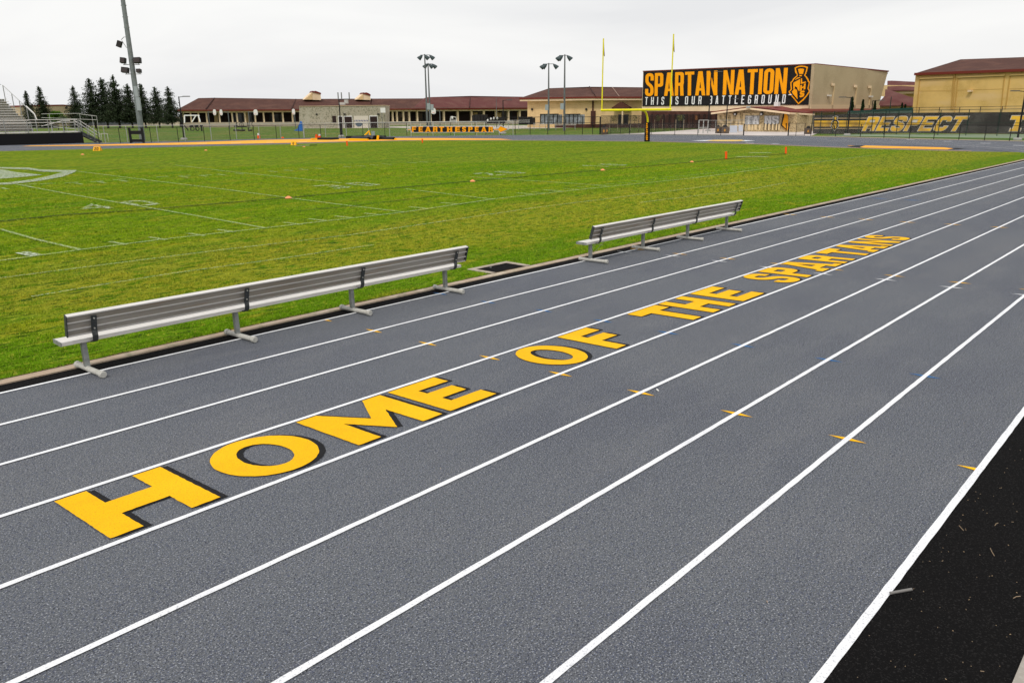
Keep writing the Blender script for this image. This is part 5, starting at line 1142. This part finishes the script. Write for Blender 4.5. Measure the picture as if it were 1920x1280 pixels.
# stadium mast
p = hit(267.5, 263.5); D_ = dep(p); H = 30.0
t = thing('stadium_mast', p, 'tall grey stadium floodlight mast cut off by the top of the picture', 'floodlight mast')
MB().tube([p, p+Vector((0, 0, 5)), p+Vector((0, 0, H))], [.34, .31, .17], 14).build('pole', POLEG, t, smooth=True)
d = Vector((math.sin(YAW), -math.cos(YAW), 0)); nrm = -Vector((math.cos(YAW), math.sin(YAW), 0))
def mz(y): return at(268, y, D=D_).z
for y0, y1, x, w in ((163, 183, .45, .55), (183, 208, .62, .6)):
    MB().box(Vector((p.x, p.y, (mz(y0)+mz(y1))/2))+d*x*.45+nrm*.30, (w*.72, .30, mz(y0)-mz(y1)-.04), d).build('control_box', GREYM, t)
for y, lx, rx in ((124, -1.05, .95), (141, -.95, .95)):
    c = Vector((p.x, p.y, mz(y))); MB().tube([c+d*lx, c+d*rx], .045, 6).build('crossarm', GALV, t)
    for x, w, hh in ((lx*.85, .60, .62) if y < 130 else (lx*.85, .82, .60), (rx*.85, .80, .62) if y < 130 else (rx*.85, .50, .40)):
        MB().tube([c+d*x, c+d*x+Vector((0, 0, .16))], .04, 5).build('bracket', GALV, t)
        hd = MB().box(c+d*x+Vector((0, 0, .14+hh/2))+nrm*.2, (w, .45, hh), d*.97+Vector((0, 0, -.10 if x < 0 else .04)), Vector((0, 0, 1))+nrm*-.2).build('lamp_head', LAMPH, t)
        MB().box(c+d*x+Vector((0, 0, .14+hh/2))+nrm*.47, (w*.86, .04, hh*.8), d*.97+Vector((0, 0, -.10 if x < 0 else .04)), Vector((0, 0, 1))+nrm*-.2).build('lens', mat('dark_lens', (.05, .04, .04), .2), hd)
c1, c2 = Vector((p.x, p.y, mz(75))), Vector((p.x, p.y, mz(94)))
MB().tube([c1, c1-d*.5, c1-d*.85+Vector((0, 0, -.3))], .035, 6).build('bracket', GALV, t); MB().tube([c2, c2-d*.35, c1-d*.8+Vector((0, 0, -.4))], .035, 6).build('bracket', GALV, t)
hd = MB().box(c1.lerp(c2, .65)-d*1.15, (.50, .4, .72), d-Vector((0, 0, .42)), Vector((.0, 0, 1))).build('lamp_head', LAMPH, t)
for y in (40, 58, 20): 
    for s_ in (-1, 1): MB().box(Vector((p.x, p.y, mz(y)))+d*s_*.27, (.10, .08, .10), d).build('step_bolt', GALV, t)

# ================================================================== bleachers
xe = at(76, 247, Y=95.2).x
bp = Vector((xe, 94.4, .58))
t = thing('bleachers', bp, 'aluminium bleachers with black skirt and railings at the left edge', 'bleachers')
x0 = xe-46
zd = at(76, 247, Y=94.6).z
dk_end = at(150, 247, Y=94.6).x
MB().aabb(x0, dk_end+.15, 94.35, 94.5, .50, zd-.16).build('skirt', mat('black_skirt', (.008, .008, .009), .7), t)
MB().aabb(x0, dk_end, 94.5, 96.0, zd-.14, zd).build('walkway', BWHITE, t)
N = 13; ztop = at(12, 186, Y=96.0+.76*N).z; dz = (ztop-zd-.35)/(N-1)
for k in range(N):
    y = 96.2+k*.76; z = zd+.35+k*dz; xr = xe-.15+k*.02
    MB().aabb(x0, xr, y, y+.30, z-.05, z).build('seat_plank', BWHITE, t)
    MB().aabb(x0, xr-.2, y+.31, y+.33, z-.30 if k else z-.3, z+dz-.30).build('riser_panel', mat('bleacher_riser', (.42, .40, .37), .6), t)
    MB().aabb(x0, xr-.1, y+.34, y+.70, z+dz-.42, z+dz-.38).build('foot_plank', mat('bleacher_foot', (.50, .48, .45), .6), t)
for k in range(0, N, 3): MB().aabb(xe-.5, xe-.4, 96.2+k*.76, 96.3+k*.76, .5, zd+.3+k*dz).build('support', GALV, t)
# sloping end rail with posts and mesh
ed = []
for k, ytop in ((N+.2, 0), (N-3, 0), (N-6, 0), (N-9, 0)): pass
ys = [96.2+k*.76 for k in (0.2, 3.2, 6.0, 9.0, 12.6)]
pts = []
for y in ys:
    zf = zd+.35+(y-96.2)/.76*dz; pts.append((Vector((xe+.05, y, zf-.3)), Vector((xe+.05, y, zf+1.35)))); MB().tube([pts[-1][0]-Vector((0, 0, .4)), pts[-1][1]], .045, 6).build('rail_post', GALV, t)
MB().tube([b for a, b in pts], .04, 6).build('end_rail', SILV, t)
n = len(pts); mb = MB(); mb.add([a for a, b in pts]+[b for a, b in pts], [(i, i+1, n+i+1, n+i) for i in range(n-1)]); mb.build('end_mesh', CHS, t, fix=False)
MB().tube([Vector((x0, ys[-1]+.4, ztop+1.6)), Vector((xe, ys[-1]+.4, ztop+1.6))], .04, 6).build('top_rail', SILV, t)
MB().tube([pts[1][1]+Vector((0, 0, .12)), pts[0][1]+Vector((0, 0, .1)), Vector((xe+.05, 95.9, zd+1.25))], .05, 6).build('end_rail', BWHITE, t)
# front railing
fx = [at(x, 247, Y=94.45).x for x in (10, 53, 92, 120, 148)]; fx = [fx[0]-(fx[1]-fx[0])*k for k in (5, 4, 3, 2, 1)]+fx
for x in fx: MB().tube([Vector((x, 94.42, zd-.35)), Vector((x, 94.42, zd+1.2))], .045, 6).build('rail_post', GALV, t)
for z in (1.2, .92): MB().tube([Vector((x0, 94.42, zd+z)), Vector((fx[-1], 94.42, zd+z))], .04, 6).build('front_rail', BWHITE, t)
for z in (.62, .35): MB().tube([Vector((x0, 94.42, zd+z)), Vector((fx[-1], 94.42, zd+z))], .018, 5).build('cable_rail', SILV, t)
for y in (95.9,):
    for x in fx[-4:]: MB().tube([Vector((x+.8, y, zd)), Vector((x+.8, y, zd+1.05))], .035, 6).build('rail_post', GALV, t)
    MB().tube([Vector((xe+.4, y, zd+.55)), Vector((xe+2.6, y, zd+1.1)), Vector((dk_end-.4, y, zd+1.1))], .035, 6).build('back_rail', BWHITE, t)
# stairs to the ground on the right
sx0, sx1 = dk_end, at(190, 268, Y=94.6).x
st = MB(); n = 7
for k in range(n):
    xx = sx0+(sx1-sx0)*(k+.5)/n; zz = zd-(zd-.58)*(k+.7)/n; MB().aabb(xx-.15, xx+.17, 94.5, 95.9, zz-.04, zz).build('stair_tread', GALV, t)
for y in (94.45, 95.95):
    a, b = Vector((sx0, y, zd-.12)), Vector((sx1, y, .62)); MB().box((a+b)/2, ((b-a).length, .05, .26), b-a).build('stringer', STRAP, t)
    MB().tube([Vector((sx0, y, zd+1.15)), Vector((sx1-.1, y, 1.55)), Vector((sx1-.1, y, .6))], .04, 6).build('stair_rail', BWHITE, t)
    MB().tube([Vector((sx0, y, zd+.8)), Vector((sx1-.1, y, 1.2))], .035, 6).build('stair_rail', BWHITE, t)
    for k in (.0, .35, .68): 
        q = Vector((sx0, y, zd-.1)).lerp(Vector((sx1, y, .62)), k); MB().tube([q, q+Vector((0, 0, 1.3))], .04, 6).build('rail_post', GALV, t)
# ramp railings behind
t = thing('ramp_railing', gp(150, 108), 'pale metal ramp railings behind the bleacher walkway', 'railing')
for (xa, ya), (xb, yb) in (((78, 214), (149, 213)), ((149, 214), (181, 218)), ((78, 221), (181, 225)), ((100, 238), (149, 243))):
    MB().tube([at(xa, ya, D=104), at(xb, yb, D=104)], .03, 5).build('rail', SILV, t)
for x, y in ((92, 214), (149, 213), (172, 216), (181, 218)):
    a = at(x, y, D=104); b = gp(x, 104); MB().tube([a, Vector((a.x, a.y, b.z))], .035, 5).build('post', SILV, t)
p = hit(198, 268.5); t = thing('small_rail', p, 'small pale metal handrail loop right of the bleacher stairs', 'railing')
dv_ = Vector((math.sin(YAW), -math.cos(YAW), 0)); MB().tube([p-dv_*.35, p-dv_*.35+Vector((0, 0, 1.0)), p+dv_*.35+Vector((0, 0, 1.0)), p+dv_*.35], .035, 6).build('loop', BWHITE, t); MB().box(p, (1.0, .3, .05), dv_).build('foot', CONC, t)

# ================================================================== courts and lawn objects
def hoop(px, D, y, w, side, label, white=True):
    p = gp(px, D); zb = at(px, y, D=D).z; d = dv_; t = thing('basketball_hoop', p, label, 'hoop', 'basketball hoops in front of the classrooms')
    MB().tube([p, p+Vector((0, 0, zb-p.z+.2))], .08, 6).build('pole', POLES, t)
    c = Vector((p.x, p.y, zb))+d*side; MB().tube([Vector((p.x, p.y, zb+.1)), c], .05, 5).build('arm', POLES, t)
    hw = w*D/FPX/2
    ol = fillet([(-hw, -.35), (-hw*.6, -.55), (hw*.6, -.55), (hw, -.35), (hw, .3), (hw*.6, .55), (-hw*.6, .55), (-hw, .3)], .2, 3, True)
    b = MB(); b.prism(ol, [], lambda a, z, q: c+d*a+Vector((0, 0, z))+nrm*q, .1, .18); bb = b.build('backboard', WHITEP, t)
    rg = MB(); rg.tube([c+nrm*.25+Vector((0, 0, -.3))+Vector((.22*math.cos(a*.785), .22*math.sin(a*.785), 0))+nrm*.22 for a in range(9)], .02, 5); rg.build('rim', ORANGE, bb)
hoop(392, 150, 211, 5.6, 1.3, 'square basketball hoop, leftmost in front of the colonnade')
hoop(429, 150, 211, 5.2, -1.3, 'basketball hoop with red rim, second from the left in front of the colonnade')
hoop(467, 152, 211.2, 7.5, 1.5, 'rounded basketball hoop, third from the left in front of the colonnade')
hoop(553, 150, 210, 5.5, -.1, 'basketball hoop beside the left corner of the grey hut')
hoop(825, 150, 208.5, 8.5, -1.2, 'rounded basketball hoop right of the twin court lights')
def gear(px, D, label, parts):
    p = gp(px, D); t = thing('exercise_machine', p, label, 'exercise machine', 'black outdoor exercise machines on the lawn')
    for i, (nm, ln, r) in enumerate(parts): MB().tube([p+dv_*x+Vector((0, 0, z)) for x, z in ln], r, 6).build(nm, BLACKM, t)
def ring(x, z, r): return [(x+r*math.cos(a*.5236), z+r*math.sin(a*.5236)) for a in range(13)]
gear(355, 135, 'black exercise machine with slanted bench, left one of the lawn group near the lamp', [('backrest', [(-1.0, 1.0), (-.4, .1)], .10), ('frame', [(.0, .1), (.2, 1.0), (.7, 1.0)], .08), ('seat', [(-.1, .8), (.5, .85)], .16), ('wheel', ring(.35, .4, .32), .07)])
gear(367, 135, 'black exercise machine with round wheel, middle one near the lamp', [('seat', [(-.3, .9), (.3, .95)], .16), ('frame', [(-.2, .9), (-.1, .1)], .09), ('wheel', ring(.1, .4, .32), .07)])
gear(376, 135, 'small black exercise machine, right one near the lamp', [('seat', [(-.2, .95), (.25, .95)], .16), ('frame', [(.0, .95), (.0, .0)], .14)])
gear(441, 135, 'black exercise machine with tall handle, left one in front of the block wall', [('mast', [(-.1, 0), (.1, 1.2), (.3, 1.5)], .08), ('seat', [(-.3, .8), (.3, .9)], .15), ('foot', [(-.5, .15), (.6, .15)], .15)])
gear(452, 135, 'black exercise machine with twin loops, middle one in front of the block wall', [('loop', ring(0, 1.1, .35), .06), ('beam', [(-.8, .75), (.9, .75)], .11), ('foot', [(-.4, .1), (.5, .15)], .17), ('frame', [(0, .1), (.05, 1.3)], .07)])
gear(466, 135, 'black exercise machine with curved arms, right one in front of the block wall', [('arm', [(.6, .3), (.75, .9), (.45, 1.1), (.7, 1.7)], .07), ('mast', [(-.2, .1), (-.2, 1.5)], .08), ('foot', [(-.25, .1), (.5, .15)], .15)])
p = gp(364, 160); t = thing('white_pergola', p, 'white steel frame with one diagonal brace before the leftmost columns', 'frame')
A = lambda x, y: at(x, y, D=160)
for nm, a, b in (('beam', (346, 216.8), (374, 216.8)), ('brace', (367, 217.5), (360, 229)), ('post', (372, 217), (375.5, 229)), ('post', (346, 217), (346, 231))): MB().tube([A(*a), A(*b)], .13, 6).build(nm, WHITEP, t)
p = gp(562, 135); mb = MB(); A = lambda x, y: at(x, y, D=135)
mb.prism([(-.2, 0), (-1.2, .1), (-.5, .35), (-.1, 1.2), (.15, 1.7), (.35, 1.5), (.4, .3), (.3, 0)], [], lambda a, z, q: p+dv_*a+Vector((0, 0, z))+nrm*q, -.25, .25); o = mb.build('blue_cover', BLUE, loc=p); tag(o, 'bright blue pad leaning by the left corner of the grey hut', 'pad')
def bin_(px, py, w, h, label, nm='trash_bin', D=None, lid=True, m=BROWNB, em=True):
    p = hit(px, py) if D is None else gp(px, D); D_ = dep(p); W2 = w*D_/FPX; H = h*D_/FPX
    t = thing(nm, p, label, 'bin', 'brown litter bins around the pavement' if m is BROWNB else None)
    if t.get('group') is None and 'group' in t: del t['group']
    MB().box(p+Vector((0, 0, H/2)), (W2, W2*.8, H), dv_).build('body', m, t)
    if lid:
        MB().tube([p+Vector((0, 0, H)), p+Vector((0, 0, H+.08)), p+Vector((0, 0, H+.28))], [W2*.36, W2*.36, W2*.14], 10).build('lid', BLACKM, t)
    if em:
        F = Fac(px-5, dh(p)-W2*.4, px+5, dh(p)-W2*.4); a = F.q(px, py)[0]; s = H*.24; z = p.z+H*.5; mb = MB()
        mb.prism([(a, z-s), (a+s*.6, z-s*.2), (a+s*.45, z+s*.5), (a, z+s), (a-s*.45, z+s*.5), (a-s*.6, z-s*.2)], [], lambda x, zz, d: F.P(x, zz, d), .03, .04); mb.build('bin_emblem', mat('dull_orange', (.50, .24, .04), .7), t)
bin_(1132, 252.3, 9, 12.5, 'brown litter bin alone by the tall black fence left of the goal post')
bin_(1137.5, 251.6, 5, 12, 'narrow brown bin half behind the lone litter bin', lid=False)
bin_(1345.8, 250.3, 8, 12, 'brown litter bin next to the silver gate, left one of the pair')
bin_(1358.5, 250.5, 14, 12, 'wide brown litter bin, right one of the pair by the silver gate')
bin_(1514.5, 251.8, 11, 11, 'brown litter bin between the gate leaf and the windscreen')
bin_(700, 254.6, 6, 8, 'small grey utility box on a stub post behind the low fence', nm='utility_box', lid=False, m=GREYM, em=False)
bin_(640.5, 256.6, 4.5, 16, 'black box cabinet standing beside the lamp in front of the hut', nm='utility_cabinet', lid=False, m=LAMPH, em=False)
for px, y0, y1, w, lab in ((1375.5, 235.5, 248.8, 14, 'large blank grey board on the fence right of the brown bins'), (1389, 234.8, 246.5, 8, 'small blank grey board next to the large one')):
    D_ = dep(hit(px, 250)); a, b = at(px-w/2, y0, D=D_), at(px+w/2, y1, D=D_); F = Fac(px-w/2, D_, px+w/2, D_); mb = MB()
    fpx(mb, F, [(px-w/2, y0), (px+w/2, y0), (px+w/2, y1), (px-w/2, y1)], 0, .05); o = mb.build('blank_board', mat('pale_grey_board', (.50, .53, .60), .6), loc=F.base(px)); tag(o, lab, 'board')
# black stand behind the far track
p = hit(258, 268.3); D_ = dep(p); t = thing('scoring_stand', p, 'black two-legged stand with crossboards at the foot of the stadium mast', 'stand')
k_ = D_/FPX
for x in (-12, 11.5): MB().box(p+dv_*x*k_+Vector((0, 0, 13.5*k_)), (2.6*k_, .3, 28*k_), dv_).build('leg', BLACKM, t)
for z, h in ((19, 6.5), (4.2, 5)): MB().box(p+Vector((0, 0, z*k_)), (21*k_, .2, h*k_), dv_).build('board', BLACKM, t)
# vault landing gear: black and yellow heap on the runway
def heap(nm, label, pts, m, r, cat):
    P = [hit(x, y, .08) for x, y in pts]; o = MB().tube(P, r, 6).build(nm, m, loc=P[0]); tag(o, label, cat, 'black and yellow training gear heaped on the runway')
heap('rolled_mat', 'long black rolled mat, left of the heap under the lamp', [(597, 262.3), (622, 262.5), (633, 261.8)], BLACKM, .20, 'mat')
heap('rolled_mat', 'black mat lying along the back of the heap', [(650, 259.5), (675, 258.8), (700, 258), (722, 258.8)], BLACKM, .22, 'mat')
heap('rolled_mat', 'black mat in front in the middle of the heap', [(662, 260.8), (680, 261.8), (692, 262.4)], BLACKM, .28, 'mat')
heap('rolled_mat', 'bulky black mat at the centre of the heap', [(688, 260.5), (704, 262.3), (712, 261.5)], BLACKM, .42, 'mat')
heap('rolled_mat', 'black mat at the right end of the heap', [(712, 261.5), (728, 261.9), (739, 262.2)], BLACKM, .24, 'mat')
heap('yellow_bar', 'long yellow bar in front of the heap', [(655, 263.2), (676, 263.6), (690, 264)], YEL, .13, 'bar')
heap('yellow_bar', 'yellow bar stretching left from the heap towards the mat', [(584, 262.5), (610, 260.8), (634, 261.6)], YEL, .11, 'bar')
heap('yellow_bar', 'yellow bar at the right end of the heap', [(716, 261.2), (735, 261), (742, 262.4)], YEL, .12, 'bar')
p = hit(690, 259.5); t = thing('yellow_hurdle', p, 'bent yellow hurdle sticking up from the heap', 'hurdle', 'black and yellow training gear heaped on the runway')
MB().tube([p-dv_*.35+Vector((0, 0, .35)), p+dv_*.2+Vector((0, 0, .85)), p+dv_*.28+Vector((0, 0, .3))], .12, 6).build('bar', YEL, t)
p = hit(708, 263); o = MB().tube([p, p+Vector((.1, 0, .5))], .13, 6).build('yellow_post', YEL, loc=p); tag(o, 'short yellow post standing in front of the heap', 'post', 'black and yellow training gear heaped on the runway')
# small bleachers and gear by the cream hall
def mini(xa, xb, D, ys, label):
    p = gp((xa+xb)/2, D); t = thing('small_bleacher', p, label, 'bleachers', 'small aluminium bleachers by the courts'); L_ = (xb-xa)*D/FPX
    for i, y in enumerate(ys):
        c = at((xa+xb)/2, y, D=D+i*.0); MB().box(Vector((c.x, c.y, c.z))-nrm*(len(ys)-1-i)*-.0+nrm*i*.5, (L_, .28, .06), dv_).build('plank', BWHITE, t)
    for s in (-.45, 0, .45):
        a = at((xa+xb)/2, ys[0], D=D); q = Vector((a.x, a.y, a.z))+dv_*L_*s; MB().tube([q, Vector((q.x, q.y, p.z))], .04, 5).build('leg', GALV, t); MB().tube([q, Vector((q.x, q.y, p.z))+nrm*len(ys)*.5], .035, 5).build('brace', GALV, t)
mini(951, 994, 140, (225.8, 229.3), 'small silver bleacher in front of the last classroom columns')
mini(1040, 1080, 138, (231.0, 234.5), 'small silver bleacher at the foot of the cream hall')
mini(1000, 1024, 138, (231.5, 235), 'short silver bleacher left of the hall windows')
# glazed kiosk panels against the hall
for xa, xb, lab in ((1013, 1047, 'pale screened enclosure left of the taller court light'), (1059, 1088, 'pale screened enclosure right of the taller court light')):
    D_ = 142; F = Fac(xa, D_, xb, D_-2); t = thing('screened_enclosure', F.base((xa+xb)/2), lab, 'enclosure')
    mb = MB(); fpx(mb, F, [(xa, 215), (xb, 215), (xb, 233), (xa, 233)], -1.5, 0); mb.build('body', mat('blue_grey_panel', (.27, .29, .32), .6, [(1.5, (.14, .14, .14), .48, .6), (.9, (.38, .41, .46), .5, .65)]), t)
    for x in range(xa, xb+1, 8): fpart('frame_post', F, (x-.6, x+.6, 214, 233), .01, .12, LAMPH, t)
    fpart('top_rail', F, (xa, xb, 213.6, 215.2), .13, .2, LAMPH, t)
for i, (xa, xb, y0, y1, lab) in enumerate(((885, 911, 214.5, 229, 'black tarpaulined stack left of the slim fence gap'), (912, 944, 219.5, 231, 'dark slatted stack with white spots right of the tarpaulins'), (972, 1001, 218.5, 233, 'dark bulky covered stack beside the hall corner'))):
    F = Fac(xa, 150, xb, 149); t = thing('covered_stack', F.base((xa+xb)/2), lab, 'stack', 'dark covered stacks behind the spear sign')
    w_ = (xb-xa)/5
    for k in range(5):
        g_ = random.Random(i*9+k); fpart('bundle', F, (xa+k*w_, xa+(k+.93)*w_, y0+g_.uniform(0, 2.4), y1+1), -1.2, g_.uniform(-.2, .3), mat('black_tarpaulin', (.02, .018, .018), .6), t)
for x, y, lab in ((920.5, 223, 'upper left white blob'), (914.5, 226, 'lower left white blob'), (926, 222, 'middle white streak'), (932.5, 222, 'right white streak')):
    p = at(x, y, D=147); mb = MB(); mb.tube([p-Vector((0, 0, .25)), p, p+Vector((0, 0, .25))], [.06, .2, .08], 7); o = mb.build('white_bag', WHITEP, loc=p); tag(o, lab+' hanging on the dark slatted stack', 'bag')
for x in (930, 934): 
    p = gp(x, 146); o = MB().tube([p+Vector((0, 0, .0)), p+dv_*.5+Vector((0, 0, .9))], .06, 6).build('slide_rail', BWHITE, loc=p); tag(o, ('left' if x == 930 else 'right')+' one of two slanted white rails below the dark stack', 'rail')
p = gp(850, 150); t = thing('lifeguard_chair', p, 'tall white tubular lifeguard chair in front of the brown recesses', 'chair')
A = lambda x, y: at(x, y, D=150)
for a, b in (((845, 219), (843.5, 231)), ((855, 220), (856.5, 231)), ((845, 219), (855, 220)), ((844, 226), (856, 226)), ((844, 229), (856, 229))): MB().tube([A(*a), A(*b)], .06, 5).build('tube', BWHITE, t)
MB().box(A(848, 220.5), (.35, .2, .5), dv_).build('seat', WHITEP, t)
# awning-like pipe in front of the sign
for (xa, xb, y, lab) in ((764, 910, 229.6, 'long silver handrail running above the spear sign'),):
    t = thing('court_railing', gp(800, 128), lab, 'railing'); MB().tube([at(xa, y, D=128), at(xb, y-.4, D=128), at(xb+2, y+1.6, D=128)], .07, 6).build('rail', BWHITE, t)
    for x in range(xa, xb, 24): q = at(x, y, D=128); MB().tube([q, Vector((q.x, q.y, T(q.y)))], .035, 5).build('post', BWHITE, t)
p = gp(713, 157); t = thing('wall_cabinet', at(718, 206.5, D=156.5), 'white backboard-like square panel at the right end of the hut', 'panel')
MB().box(at(718, 207, D=156.5), (1.0, .12, .95), dv_).build('board', WHITEP, t); MB().tube([at(716, 211, D=156.6), gp(716, 156.6)], .06, 5).build('pole', POLES, t)
for x in (727.5, 795):
    pass

# ================================================================== litter and small things on the track
a, b = hit(1668, 1119, .03), hit(1708, 1113, .035)
o = MB().tube([a, b], .0095, 10).build('metal_rod', mat('dull_rod', (.22, .21, .20), .5, metal=.4), loc=a, smooth=True); tag(o, 'short grey rod lying on the black border by the outer white line', 'rod')
g = random.Random(5); lm = MB(); lm2 = MB()
for k in range(230):
    x = g.uniform(-2, 24); y = g.uniform(.42, 1.08) if g.random() < .8 else g.uniform(1.3, 9)
    if g.random() < .75: x = g.uniform(2.2, 9)
    l = g.uniform(.003, .009)*(3.0 if g.random() < .07 else 1); a_ = g.uniform(0, 3.14); P = Vector((x, y, .0105)); dd = Vector((math.cos(a_), math.sin(a_), 0))
    (lm if g.random() < .6 else lm2).box(P+Vector((0, 0, .002)), (l, .0022+l*.04, .002), dd)
o = lm.build('leaf_litter', WOOD); o['kind'] = 'stuff'
o = lm2.build('bark_litter', mat('pale_chip', (.50, .36, .22), .9)); o['kind'] = 'stuff'
for i, (x, y, ln, lab) in enumerate(((1860, 1037, .10, 'brown twig on the black border, nearest the right edge'), (1802, 992, .07, 'thin curved twig on the black border above the grey rod'), (1868, 985, .06, 'straight pale twig high on the black border'), (1906, 1122, .06, 'upright pale twig by the right picture edge'))):
    p = hit(x, y, .012); a_ = (-.3, -.1, -.9, 1.9)[i]+YAW; d_ = Vector((math.cos(a_), math.sin(a_), 0))*ln/2
    o = MB().tube([p-d_, p+Vector((.002, .004, .002)), p+d_], .0022, 5).build('twig', WOOD, loc=p); tag(o, lab, 'twig')
p = hit(1233, 733, .011); o = MB().tube([p-Vector((.012, .02, 0)), p+Vector((.012, .02, .004))], .008, 6).build('white_scrap', WHITEP, loc=p); tag(o, 'tiny white scrap beside the yellow mark on the fifth lane line', 'scrap')
